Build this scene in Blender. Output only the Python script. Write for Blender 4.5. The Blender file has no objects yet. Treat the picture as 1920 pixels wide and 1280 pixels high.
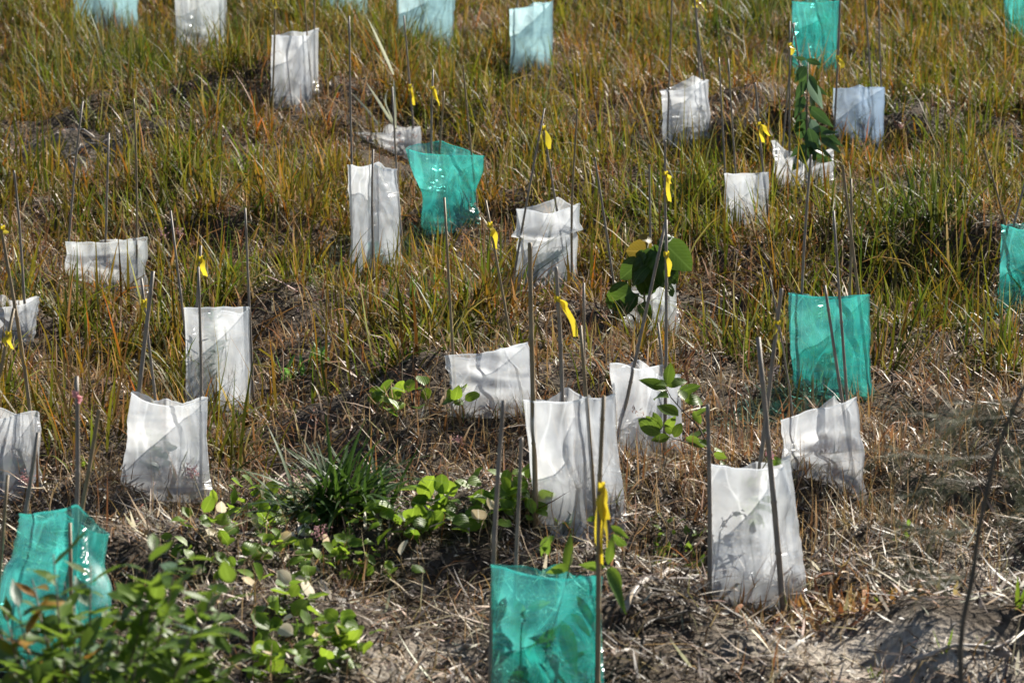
import bpy, math, random
import numpy as np
from mathutils import Vector, Matrix, noise as mnoise

R = math.radians
rng = np.random.default_rng(7)
random.seed(7)
scene = bpy.context.scene
C = scene.collection

# ------------------------------------------------------------------ camera
FPX, PITCH = 5600.0, R(7.0)              # focal length in pixels of the 1920 px photograph
CAM = Vector((0.0, 0.0, 2.82))
cam = bpy.data.cameras.new('camera')
cam.sensor_width = 36.0
cam.lens = 36.0 * FPX / 1920.0
cam.clip_start, cam.clip_end = 0.1, 1000.0
cam.dof.use_dof = True
cam.dof.focus_distance = 11.6
cam.dof.aperture_fstop = 5.6
camo = bpy.data.objects.new('camera', cam)
camo.location = CAM
camo.rotation_euler = (R(90) - PITCH, 0, 0)
C.objects.link(camo)
scene.camera = camo

# ------------------------------------------------------------------ light
SUN_AZ, SUN_EL = R(40.0), R(37.0)        # azimuth to the right of the view direction: the sun stands behind the slope
world = bpy.data.worlds.new('World')
scene.world = world
world.use_nodes = True
wn = world.node_tree
sky = wn.nodes.new('ShaderNodeTexSky')
sky.sky_type = 'NISHITA'
sky.sun_disc = False
sky.sun_elevation = SUN_EL
sky.sun_rotation = SUN_AZ
bg = wn.nodes['Background']
bg.inputs[1].default_value = 0.05
wn.links.new(sky.outputs[0], bg.inputs[0])
sun = bpy.data.lights.new('sun', 'SUN')
sun.energy = 5.0
sun.angle = R(0.5)
sun.color = (1.0, 0.94, 0.83)
suno = bpy.data.objects.new('sun', sun)
sd = Vector((math.sin(SUN_AZ) * math.cos(SUN_EL), math.cos(SUN_AZ) * math.cos(SUN_EL), math.sin(SUN_EL)))
suno.rotation_euler = sd.to_track_quat('Z', 'Y').to_euler()
C.objects.link(suno)

vs = scene.view_settings
vs.view_transform = 'Standard'
vs.look = 'None'
vs.gamma = 1.0
vs.exposure = 1.12
cy = scene.cycles
cy.max_bounces = 8
cy.diffuse_bounces = 3
cy.glossy_bounces = 2
cy.transmission_bounces = 6
cy.transparent_max_bounces = 14
cy.caustics_reflective = False
cy.caustics_refractive = False
cy.sample_clamp_indirect = 6.0
cy.use_adaptive_sampling = True
cy.adaptive_threshold = 0.02

# ------------------------------------------------------------------ terrain
SLOPE = math.tan(R(6.2))
FW = Vector((0, math.cos(PITCH), -math.sin(PITCH)))
UP = Vector((0, math.sin(PITCH), math.cos(PITCH)))


def ray(px, py):
    return Vector(((px - 960) / FPX, 0, 0)) + FW + UP * (-(py - 640) / FPX)


def at_depth(px, py, t):
    return CAM + ray(px, py) * t


def plane_hit(px, py):
    d = ray(px, py)
    t = CAM.z / (SLOPE * d.y - d.z)
    p = CAM + d * t
    return p.x, p.y


def project(x, y, z):
    dx, dy, dz = x, y, z - CAM.z
    t = dy * FW.y + dz * FW.z
    v = dy * UP.y + dz * UP.z
    return 960 + FPX * dx / t, 640 - FPX * v / t


def smooth(a, b, x):
    u = np.clip((x - a) / (b - a), 0, 1)
    return u * u * (3 - 2 * u)


# banks that face the camera: (pixel centre, half length m, rise length m, height m, tail m, tilt of its line)
BANKS = []
for px, py, hw, rise, h, tail, tilt in [
        (230, 330, 1.15, .55, .24, 1.6, -.10), (600, 250, .8, .4, .12, 1.0, .0),
        (1250, 305, .75, .45, .13, 1.0, .05), (1720, 300, .9, .5, .16, 1.2, .35), (1760, 540, .75, .5, .17, 1.4, .10),
        (980, 690, .4, .35, .11, .8, .0), (800, 800, .35, .25, .03, .6, .1), (820, 1095, .3, .25, .10, .8, .15),
        (1190, 1235, .25, .2, .07, .35, .25), (1180, 560, .4, .3, .08, .8, .0), (420, 470, .5, .3, .07, .8, .0),
        (120, 590, .5, .3, .08, .7, .0), (1860, 1270, .22, .2, .10, .5, .3),
        (1230, 1030, .35, .22, .05, .5, .1), (660, 985, .4, .3, .05, .5, .0), (1480, 100, .8, .5, .1, 1.0, 0)]:
    x0, y0 = plane_hit(px, py)
    BANKS.append((x0, y0, hw, rise, h, tail, tilt))
SINES = []
_r = random.Random(11)
for wl, am in [(3.1, .030), (2.3, .026), (1.6, .026), (1.1, .024), (.8, .020), (.55, .013), (.4, .008), (.3, .006),
               (.21, .005), (.16, .004), (.13, .003)]:
    for k in range(2):
        a = _r.uniform(0, math.pi)
        SINES.append((math.cos(a) * 6.283 / wl, math.sin(a) * 6.283 / wl, _r.uniform(0, 6.28), am))


def H(x, y):
    x = np.asarray(x, float)
    y = np.asarray(y, float)
    z = SLOPE * y
    for a, b, c, m in SINES:
        z = z + m * np.sin(a * x + b * y + c)
    for x0, y0, hw, rise, h, tail, tilt in BANKS:
        u = (y - y0) - tilt * (x - x0)
        f = smooth(-rise * .2, rise * .8, u) * np.exp(-np.clip(u - rise * .8, 0, None) / tail)
        z = z + h * f * np.exp(-((x - x0) / hw) ** 4)
    return z


def h1(x, y):
    return float(H(x, y))


def hit(px, py):
    """ground point seen at a photo pixel"""
    d = ray(px, py)
    t = np.linspace(4, 40, 1500)
    z = CAM.z + d.z * t
    g = H(d.x * t, d.y * t)
    i = int(np.argmax(z < g))
    t0, t1 = t[max(i - 1, 0)], t[i]
    for _ in range(12):
        m = (t0 + t1) / 2
        if CAM.z + d.z * m < h1(d.x * m, d.y * m):
            t1 = m
        else:
            t0 = m
    return CAM + d * t1, t1


def ground_at(px, t):
    """ground point in the column px of the photo at depth t from the camera"""
    x = (px - 960) / FPX * t
    y = t
    for _ in range(6):
        z = h1(x, y)
        y = (t + (z - CAM.z) * math.sin(PITCH)) / math.cos(PITCH)
    return Vector((x, y, h1(x, y)))


# ------------------------------------------------------------------ helpers
def new_mat(name):
    m = bpy.data.materials.new(name)
    m.use_nodes = True
    nt = m.node_tree
    for n in list(nt.nodes):
        if n.type != 'OUTPUT_MATERIAL':
            nt.nodes.remove(n)
    return m, nt, nt.nodes['Material Output']


def node(nt, typ, **kw):
    n = nt.nodes.new(typ)
    for k, v in kw.items():
        setattr(n, k, v)
    return n


def mesh(name, verts, faces, mat=None, smooth_=True):
    me = bpy.data.meshes.new(name)
    me.from_pydata([tuple(v) for v in verts], [], faces)
    if mat:
        me.materials.append(mat)
    if smooth_:
        me.polygons.foreach_set('use_smooth', [True] * len(me.polygons))
    me.update()
    return me


def obj(name, me, parent=None, mw=None):
    o = bpy.data.objects.new(name, me)
    C.objects.link(o)
    if mw is not None:
        o.matrix_world = mw
    if parent is not None:
        o.parent = parent
    return o


def empty(name, loc, label, cat, group=None):
    o = bpy.data.objects.new(name, None)
    o.empty_display_size = .05
    C.objects.link(o)
    o.location = loc
    tag(o, label, cat, group)
    return o


def tag(o, label=None, cat=None, group=None, kind=None):
    if label: o['label'] = label
    if cat: o['category'] = cat
    if group: o['group'] = group
    if kind: o['kind'] = kind


def ramp(nt, stops):
    r = nt.nodes.new('ShaderNodeValToRGB')
    e = r.color_ramp.elements
    while len(e) > 2:
        e.remove(e[-1])
    for i, (p, c) in enumerate(stops):
        q = e[i] if i < 2 else e.new(p)
        q.position = p
        q.color = (*c, 1)
    return r


# ------------------------------------------------------------------ materials
def film_mat(name, tint, body, clear, gloss_r=.16, gloss=.5, crinkle=1.6):
    """thin plastic film: partly see-through, partly milky, glossy creases"""
    m, nt, out = new_mat(name)
    L = nt.links.new
    tc = node(nt, 'ShaderNodeTexCoord')
    oi = node(nt, 'ShaderNodeObjectInfo')
    n1 = node(nt, 'ShaderNodeTexNoise'); n1.inputs['Scale'].default_value = 9; n1.inputs['Detail'].default_value = 4
    n1.noise_dimensions = '4D'
    L(tc.outputs['Object'], n1.inputs['Vector'])
    mul = node(nt, 'ShaderNodeMath', operation='MULTIPLY'); mul.inputs[1].default_value = 37
    L(oi.outputs['Random'], mul.inputs[0]); L(mul.outputs[0], n1.inputs['W'])
    fac = node(nt, 'ShaderNodeMapRange')
    fac.inputs[1].default_value = .3; fac.inputs[2].default_value = .7
    fac.inputs[3].default_value = min(1, clear + .17); fac.inputs[4].default_value = max(0, clear - .17)
    L(n1.outputs['Fac'], fac.inputs[0])
    # soft creases: stretched, distorted noise
    mp = node(nt, 'ShaderNodeMapping'); mp.inputs['Rotation'].default_value = (.3, .5, .2); mp.inputs['Scale'].default_value = (1.2, 1.2, .32)
    L(tc.outputs['Object'], mp.inputs[0])
    w = node(nt, 'ShaderNodeTexNoise'); w.inputs['Scale'].default_value = 6.5; w.inputs['Detail'].default_value = 1.5
    w.inputs['Roughness'].default_value = .5; w.inputs['Distortion'].default_value = .7
    w.noise_dimensions = '4D'; L(mul.outputs[0], w.inputs['W'])
    L(mp.outputs[0], w.inputs['Vector'])
    sb = node(nt, 'ShaderNodeMath', operation='SUBTRACT'); sb.inputs[1].default_value = .5
    L(w.outputs['Fac'], sb.inputs[0])
    ab = node(nt, 'ShaderNodeMath', operation='ABSOLUTE'); L(sb.outputs[0], ab.inputs[0])
    # scrunched patches: short steep crinkles that catch the sun
    mp2 = node(nt, 'ShaderNodeMapping'); mp2.inputs['Rotation'].default_value = (.25, .5, .2); mp2.inputs['Scale'].default_value = (.40, .40, 1.5)
    L(tc.outputs['Object'], mp2.inputs[0])
    c2 = node(nt, 'ShaderNodeTexNoise'); c2.inputs['Scale'].default_value = 13; c2.inputs['Detail'].default_value = 1.0
    c2.inputs['Distortion'].default_value = 1.6; c2.noise_dimensions = '4D'; L(mul.outputs[0], c2.inputs['W'])
    L(mp2.outputs[0], c2.inputs['Vector'])
    s2 = node(nt, 'ShaderNodeMath', operation='SUBTRACT'); s2.inputs[1].default_value = .5; L(c2.outputs['Fac'], s2.inputs[0])
    a2 = node(nt, 'ShaderNodeMath', operation='ABSOLUTE'); L(s2.outputs[0], a2.inputs[0])
    pn = node(nt, 'ShaderNodeTexNoise'); pn.inputs['Scale'].default_value = 5.5; pn.inputs['Detail'].default_value = 1.0; pn.noise_dimensions = '4D'
    ad5 = node(nt, 'ShaderNodeMath', operation='ADD'); ad5.inputs[1].default_value = 11; L(mul.outputs[0], ad5.inputs[0]); L(ad5.outputs[0], pn.inputs['W'])
    L(tc.outputs['Object'], pn.inputs['Vector'])
    sx = node(nt, 'ShaderNodeSeparateXYZ'); L(tc.outputs['Object'], sx.inputs[0])
    hm = node(nt, 'ShaderNodeMapRange'); hm.inputs[1].default_value = .0; hm.inputs[2].default_value = .16; hm.inputs[3].default_value = .06; hm.inputs[4].default_value = .0
    L(sx.outputs['Z'], hm.inputs[0])
    pa = node(nt, 'ShaderNodeMath', operation='ADD'); L(pn.outputs['Fac'], pa.inputs[0]); L(hm.outputs[0], pa.inputs[1])
    pr = node(nt, 'ShaderNodeMapRange'); pr.interpolation_type = 'SMOOTHSTEP'
    pr.inputs[1].default_value = .50; pr.inputs[2].default_value = .70; pr.inputs[3].default_value = .0; pr.inputs[4].default_value = crinkle
    L(pa.outputs[0], pr.inputs[0])
    cm = node(nt, 'ShaderNodeMath', operation='MULTIPLY'); L(a2.outputs[0], cm.inputs[0]); L(pr.outputs[0], cm.inputs[1])
    ht = node(nt, 'ShaderNodeMath', operation='MULTIPLY_ADD'); ht.inputs[1].default_value = .5; L(ab.outputs[0], ht.inputs[0]); L(cm.outputs[0], ht.inputs[2])
    bp = node(nt, 'ShaderNodeBump'); bp.inputs['Strength'].default_value = 1.0; bp.inputs['Distance'].default_value = .03
    L(ht.outputs[0], bp.inputs['Height'])
    bs = node(nt, 'ShaderNodeBump'); bs.inputs['Strength'].default_value = .35; bs.inputs['Distance'].default_value = .03
    L(ab.outputs[0], bs.inputs['Height'])
    # soil splashed on the hem
    dz = node(nt, 'ShaderNodeMapRange'); dz.inputs[1].default_value = .0; dz.inputs[2].default_value = .09; dz.inputs[3].default_value = .75; dz.inputs[4].default_value = 0
    L(sx.outputs['Z'], dz.inputs[0])
    dm = node(nt, 'ShaderNodeMath', operation='MULTIPLY', use_clamp=True); L(dz.outputs[0], dm.inputs[0]); L(n1.outputs['Fac'], dm.inputs[1])
    bc = node(nt, 'ShaderNodeMix', data_type='RGBA'); bc.inputs[6].default_value = (*body, 1); bc.inputs[7].default_value = (.24, .18, .12, 1)
    L(dm.outputs[0], bc.inputs[0])
    tr = node(nt, 'ShaderNodeBsdfTransparent'); tr.inputs[0].default_value = (*tint, 1)
    df = node(nt, 'ShaderNodeBsdfDiffuse'); df.inputs[0].default_value = (*body, 1)
    tl = node(nt, 'ShaderNodeBsdfTranslucent'); tl.inputs[0].default_value = (*body, 1)
    for s in (df, tl):
        L(bc.outputs[2], s.inputs[0])
        L(bs.outputs[0], s.inputs['Normal'])
    m1 = node(nt, 'ShaderNodeMixShader'); m1.inputs[0].default_value = .68
    L(df.outputs[0], m1.inputs[1]); L(tl.outputs[0], m1.inputs[2])
    m2 = node(nt, 'ShaderNodeMixShader')
    cw = node(nt, 'ShaderNodeMapRange'); cw.inputs[1].default_value = .0; cw.inputs[2].default_value = .035; cw.inputs[3].default_value = .22; cw.inputs[4].default_value = 0
    L(ab.outputs[0], cw.inputs[0])
    cs = node(nt, 'ShaderNodeMath', operation='SUBTRACT', use_clamp=True)
    L(fac.outputs[0], cs.inputs[0]); L(cw.outputs[0], cs.inputs[1])
    L(cs.outputs[0], m2.inputs[0]); L(m1.outputs[0], m2.inputs[1]); L(tr.outputs[0], m2.inputs[2])
    gl = node(nt, 'ShaderNodeBsdfGlossy'); gl.inputs['Roughness'].default_value = gloss_r
    L(bp.outputs[0], gl.inputs['Normal'])
    fr = node(nt, 'ShaderNodeLayerWeight'); fr.inputs[0].default_value = .5
    L(bs.outputs[0], fr.inputs['Normal'])
    pw_ = node(nt, 'ShaderNodeMath', operation='POWER'); pw_.inputs[1].default_value = 4.0
    L(fr.outputs['Facing'], pw_.inputs[0])
    fm = node(nt, 'ShaderNodeMath', operation='MULTIPLY_ADD', use_clamp=True); fm.inputs[1].default_value = gloss; fm.inputs[2].default_value = .11
    L(pw_.outputs[0], fm.inputs[0])
    m3 = node(nt, 'ShaderNodeMixShader')
    L(fm.outputs[0], m3.inputs[0]); L(m2.outputs[0], m3.inputs[1]); L(gl.outputs[0], m3.inputs[2])
    L(m3.outputs[0], out.inputs[0])
    return m


M_WHITE = film_mat('film_white', (.96, .98, 1.0), (.79, .82, .86), .54, .30, .5, 1.5)
M_CLEAR = film_mat('film_clear', (.93, .96, .97), (.84, .88, .91), .66, .26, .8, 1.9)
M_BLUE = film_mat('film_bluish', (.74, .90, .93), (.60, .82, .86), .40)
M_TEAL = film_mat('film_teal', (.42, .92, .87), (.11, .70, .65), .74, .26, .8, 1.9)
M_BLUECLEAR = film_mat('film_blue_clear', (.72, .82, .93), (.55, .66, .80), .60, .26, .8, 1.7)


def blade_mat(name, trans=.42, rough=.38, spec=.5):
    """leaf / straw blades coloured by the blade's own pigment attribute"""
    m, nt, out = new_mat(name)
    L = nt.links.new
    at = node(nt, 'ShaderNodeAttribute', attribute_name='pigment')
    pb = node(nt, 'ShaderNodeBsdfPrincipled')
    pb.inputs['Roughness'].default_value = rough
    pb.inputs['Specular IOR Level'].default_value = spec
    tl = node(nt, 'ShaderNodeBsdfTranslucent')
    L(at.outputs['Color'], pb.inputs['Base Color']); L(at.outputs['Color'], tl.inputs[0])
    mx = node(nt, 'ShaderNodeMixShader'); mx.inputs[0].default_value = trans
    L(pb.outputs[0], mx.inputs[1]); L(tl.outputs[0], mx.inputs[2])
    L(mx.outputs[0], out.inputs[0])
    return m


M_GRASS = blade_mat('grass_blades', .50, .5, .2)
M_DRY = blade_mat('dry_blades', .34, .45, .28)
M_CHIP = blade_mat('mulch_chips', .0, .55, .4)


def leaf_mat(name, c0, c1, trans=.4, rough=.33, tgain=1.5):
    m, nt, out = new_mat(name)
    L = nt.links.new
    oi = node(nt, 'ShaderNodeObjectInfo')
    tc = node(nt, 'ShaderNodeTexCoord')
    nz = node(nt, 'ShaderNodeTexNoise'); nz.inputs['Scale'].default_value = 3.5; nz.inputs['Detail'].default_value = 4
    L(tc.outputs['Object'], nz.inputs['Vector'])
    ad = node(nt, 'ShaderNodeMath', operation='MULTIPLY_ADD'); ad.inputs[1].default_value = .45
    L(nz.outputs['Fac'], ad.inputs[0])
    mm = node(nt, 'ShaderNodeMath', operation='MULTIPLY'); mm.inputs[1].default_value = .75
    L(oi.outputs['Random'], mm.inputs[0]); L(mm.outputs[0], ad.inputs[2])
    rp0 = ramp(nt, [(.1, c0), (.95, c1)])
    L(ad.outputs[0], rp0.inputs[0])
    sx = node(nt, 'ShaderNodeSeparateXYZ'); L(tc.outputs['Object'], sx.inputs[0])
    ax = node(nt, 'ShaderNodeMath', operation='ABSOLUTE'); L(sx.outputs['X'], ax.inputs[0])
    mr = node(nt, 'ShaderNodeMapRange'); mr.inputs[1].default_value = .015; mr.inputs[2].default_value = .045; mr.inputs[3].default_value = 1; mr.inputs[4].default_value = 0
    L(ax.outputs[0], mr.inputs[0])
    vy = node(nt, 'ShaderNodeMath', operation='MULTIPLY_ADD'); vy.inputs[1].default_value = -.9
    L(ax.outputs[0], vy.inputs[0]); L(sx.outputs['Y'], vy.inputs[2])
    vs_ = node(nt, 'ShaderNodeMath', operation='MULTIPLY'); vs_.inputs[1].default_value = 46; L(vy.outputs[0], vs_.inputs[0])
    sn = node(nt, 'ShaderNodeMath', operation='SINE'); L(vs_.outputs[0], sn.inputs[0])
    sr = node(nt, 'ShaderNodeMapRange'); sr.inputs[1].default_value = .75; sr.inputs[2].default_value = 1; sr.inputs[3].default_value = 0; sr.inputs[4].default_value = .55
    L(sn.outputs[0], sr.inputs[0])
    vm = node(nt, 'ShaderNodeMath', operation='MAXIMUM'); L(mr.outputs[0], vm.inputs[0]); L(sr.outputs[0], vm.inputs[1])
    vk = node(nt, 'ShaderNodeMath', operation='MULTIPLY'); vk.inputs[1].default_value = .45; L(vm.outputs[0], vk.inputs[0])
    lc = [min(1, max(a, b) * 1.6 + .02) for a, b in zip(c0, c1)]
    rp = node(nt, 'ShaderNodeMix', data_type='RGBA'); rp.inputs[7].default_value = (*lc, 1)
    L(vk.outputs[0], rp.inputs[0]); L(rp0.outputs[0], rp.inputs[6])
    pb = node(nt, 'ShaderNodeBsdfPrincipled')
    pb.inputs['Roughness'].default_value = rough + .08
    pb.inputs['Specular IOR Level'].default_value = .3
    L(rp.outputs[2], pb.inputs['Base Color'])
    hs = node(nt, 'ShaderNodeHueSaturation'); hs.inputs['Value'].default_value = tgain; hs.inputs['Hue'].default_value = .485
    L(rp.outputs[2], hs.inputs['Color'])
    tl = node(nt, 'ShaderNodeBsdfTranslucent'); L(hs.outputs[0], tl.inputs[0])
    wv = node(nt, 'ShaderNodeTexWave'); wv.inputs['Scale'].default_value = 2.2; wv.inputs['Distortion'].default_value = 1.5
    L(tc.outputs['Object'], wv.inputs['Vector'])
    bp = node(nt, 'ShaderNodeBump'); bp.inputs['Strength'].default_value = .15; bp.inputs['Distance'].default_value = .3
    L(wv.outputs['Fac'], bp.inputs['Height']); L(bp.outputs[0], pb.inputs['Normal'])
    mx = node(nt, 'ShaderNodeMixShader'); mx.inputs[0].default_value = trans
    L(pb.outputs[0], mx.inputs[1]); L(tl.outputs[0], mx.inputs[2])
    L(mx.outputs[0], out.inputs[0])
    return m


M_VINE = leaf_mat('leaf_creeper', (.07, .15, .012), (.16, .26, .022), .5)
M_VINE_PALE = leaf_mat('leaf_withered', (.62, .60, .50), (.45, .36, .16), .35)
M_SHRUB = leaf_mat('leaf_shrub', (.05, .105, .012), (.12, .20, .022), .45)
M_YELLOWLEAF = leaf_mat('leaf_yellowing', (.24, .19, .02), (.34, .16, .03), .4)
M_OLIVE = leaf_mat('leaf_olive', (.13, .11, .012), (.17, .13, .015), .4)
M_DARK = leaf_mat('leaf_dark', (.018, .05, .014), (.045, .10, .022), .30, .22)
M_BROAD = leaf_mat('leaf_broad', (.02, .052, .009), (.055, .11, .014), .36)
M_TUSSOCK = leaf_mat('leaf_strap', (.018, .05, .008), (.045, .10, .012), .34, .38)
M_LILY = leaf_mat('leaf_lily', (.05, .16, .03), (.11, .27, .05), .4)
M_GREYLEAF = leaf_mat('leaf_greygreen', (.10, .16, .12), (.16, .24, .16), .3)
M_NEEDLE = leaf_mat('needle', (.07, .09, .035), (.13, .14, .07), .15, .5)
M_PALEREED = leaf_mat('leaf_pale_reed', (.36, .42, .30), (.50, .52, .38), .3)
M_DEAD = leaf_mat('leaf_dead_orange', (.30, .15, .05), (.50, .32, .13), .25, .4)
M_PINK = leaf_mat('seed_pink', (.34, .16, .15), (.52, .32, .30), .4, .6)


def wood_mat(name, c0, c1, scale=(30, 30, 4), rough=.55, bump=.2):
    m, nt, out = new_mat(name)
    L = nt.links.new
    tc = node(nt, 'ShaderNodeTexCoord')
    mp = node(nt, 'ShaderNodeMapping'); mp.inputs['Scale'].default_value = scale
    L(tc.outputs['Object'], mp.inputs[0])
    nz = node(nt, 'ShaderNodeTexNoise'); nz.inputs['Scale'].default_value = 3; nz.inputs['Detail'].default_value = 6
    L(mp.outputs[0], nz.inputs['Vector'])
    rp = ramp(nt, [(.3, c0), (.75, c1)])
    L(nz.outputs['Fac'], rp.inputs[0])
    pb = node(nt, 'ShaderNodeBsdfPrincipled'); pb.inputs['Roughness'].default_value = rough
    L(rp.outputs[0], pb.inputs['Base Color'])
    bp = node(nt, 'ShaderNodeBump'); bp.inputs['Strength'].default_value = bump; bp.inputs['Distance'].default_value = .01
    L(nz.outputs['Fac'], bp.inputs['Height']); L(bp.outputs[0], pb.inputs['Normal'])
    L(pb.outputs[0], out.inputs[0])
    return m


M_BAMBOO = wood_mat('bamboo', (.17, .14, .115), (.34, .28, .215))
M_BAMBOO_TAN = wood_mat('bamboo_tan', (.19, .135, .072), (.34, .25, .135))
M_TWIG = wood_mat('twig', (.05, .038, .025), (.13, .10, .07))
M_STEM = wood_mat('green_stem', (.09, .10, .03), (.20, .15, .06))
M_STICK = wood_mat('weathered_stick', (.22, .18, .15), (.48, .43, .38), (12, 12, 60))


def tape_mat(name, col):
    m, nt, out = new_mat(name)
    L = nt.links.new
    pb = node(nt, 'ShaderNodeBsdfPrincipled'); pb.inputs['Base Color'].default_value = (*col, 1)
    pb.inputs['Roughness'].default_value = .32
    tl = node(nt, 'ShaderNodeBsdfTranslucent'); tl.inputs[0].default_value = (*col, 1)
    mx = node(nt, 'ShaderNodeMixShader'); mx.inputs[0].default_value = .45
    L(pb.outputs[0], mx.inputs[1]); L(tl.outputs[0], mx.inputs[2]); L(mx.outputs[0], out.inputs[0])
    return m


M_YTAPE = tape_mat('tape_yellow', (.72, .58, .04))
M_PTAPE = tape_mat('tape_pink', (.72, .36, .38))


def ground_mat():
    m, nt, out = new_mat('soil')
    L = nt.links.new
    tc = node(nt, 'ShaderNodeTexCoord')
    n1 = node(nt, 'ShaderNodeTexNoise'); n1.inputs['Scale'].default_value = 2.2; n1.inputs['Detail'].default_value = 9
    n1.inputs['Roughness'].default_value = .7
    n2 = node(nt, 'ShaderNodeTexNoise'); n2.inputs['Scale'].default_value = 38; n2.inputs['Detail'].default_value = 6
    L(tc.outputs['Object'], n1.inputs['Vector']); L(tc.outputs['Object'], n2.inputs['Vector'])
    dark = ramp(nt, [(.3, (.032, .025, .019)), (.7, (.10, .077, .056))])
    L(n2.outputs['Fac'], dark.inputs[0])
    sand = ramp(nt, [(.3, (.27, .23, .19)), (.7, (.50, .44, .37))])
    L(n2.outputs['Fac'], sand.inputs[0])
    at = node(nt, 'ShaderNodeAttribute', attribute_name='sand')
    a1 = node(nt, 'ShaderNodeMath', operation='MULTIPLY_ADD'); a1.inputs[1].default_value = 2.4; a1.inputs[2].default_value = -1.2
    L(n1.outputs['Fac'], a1.inputs[0])
    a2 = node(nt, 'ShaderNodeMath', operation='ADD', use_clamp=True)
    L(a1.outputs[0], a2.inputs[0]); L(at.outputs['Fac'], a2.inputs[1])
    mx = node(nt, 'ShaderNodeMix', data_type='RGBA')
    L(a2.outputs[0], mx.inputs[0]); L(dark.outputs[0], mx.inputs[6]); L(sand.outputs[0], mx.inputs[7])
    pb = node(nt, 'ShaderNodeBsdfPrincipled'); pb.inputs['Roughness'].default_value = .95
    pb.inputs['Specular IOR Level'].default_value = .15
    L(mx.outputs[2], pb.inputs['Base Color'])
    bp = node(nt, 'ShaderNodeBump'); bp.inputs['Strength'].default_value = .8; bp.inputs['Distance'].default_value = .03
    L(n2.outputs['Fac'], bp.inputs['Height']); L(bp.outputs[0], pb.inputs['Normal'])
    L(pb.outputs[0], out.inputs[0])
    return m


# ------------------------------------------------------------------ ground sheet
def blob(px, py, cx, cy, rx, ry):
    return np.exp(-(((px - cx) / rx) ** 2 + ((py - cy) / ry) ** 2))


gx = np.concatenate([np.geomspace(-90, -7, 22)[:-1], np.arange(-7, 7.001, .06), np.geomspace(7, 90, 22)[1:]])
gy = np.concatenate([np.linspace(-25, 5, 16)[:-1], np.arange(5, 29, .055), np.geomspace(29, 160, 24)])
X, Y = np.meshgrid(gx, gy)
Z = H(X, Y)
nx, ny = len(gx), len(gy)
co = np.stack([X.ravel(), Y.ravel(), Z.ravel()], 1)
ii = (np.arange(ny - 1)[:, None] * nx + np.arange(nx - 1)[None]).ravel()
fa = np.stack([ii, ii + 1, ii + nx + 1, ii + nx], 1)
me = bpy.data.meshes.new('ground')
me.vertices.add(len(co)); me.vertices.foreach_set('co', co.ravel())
me.loops.add(fa.size); me.loops.foreach_set('vertex_index', fa.ravel())
me.polygons.add(len(fa)); me.polygons.foreach_set('loop_start', np.arange(len(fa)) * 4)
me.polygons.foreach_set('use_smooth', np.ones(len(fa), bool))
me.update(calc_edges=True)
ysafe = np.maximum(co[:, 1], 4)
PX, PY = project(co[:, 0], ysafe, np.where(co[:, 1] < 4, SLOPE * 4, co[:, 2]))
sandv = -.35 + 1.3 * blob(PX, PY, 1700, 1230, 420, 80) + .9 * blob(PX, PY, 760, 1240, 200, 60) \
    + .8 * blob(PX, PY, 1880, 1060, 160, 40) + .7 * blob(PX, PY, 60, 300, 420, 70) + .5 * blob(PX, PY, 1040, 1040, 80, 20)
at = me.attributes.new('sand', 'FLOAT', 'POINT')
at.data.foreach_set('value', sandv.astype(np.float32))
me.materials.append(ground_mat())
go = obj('ground', me)
tag(go, 'sloping sandy soil of the planted hillside', 'ground', kind='structure')


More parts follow.
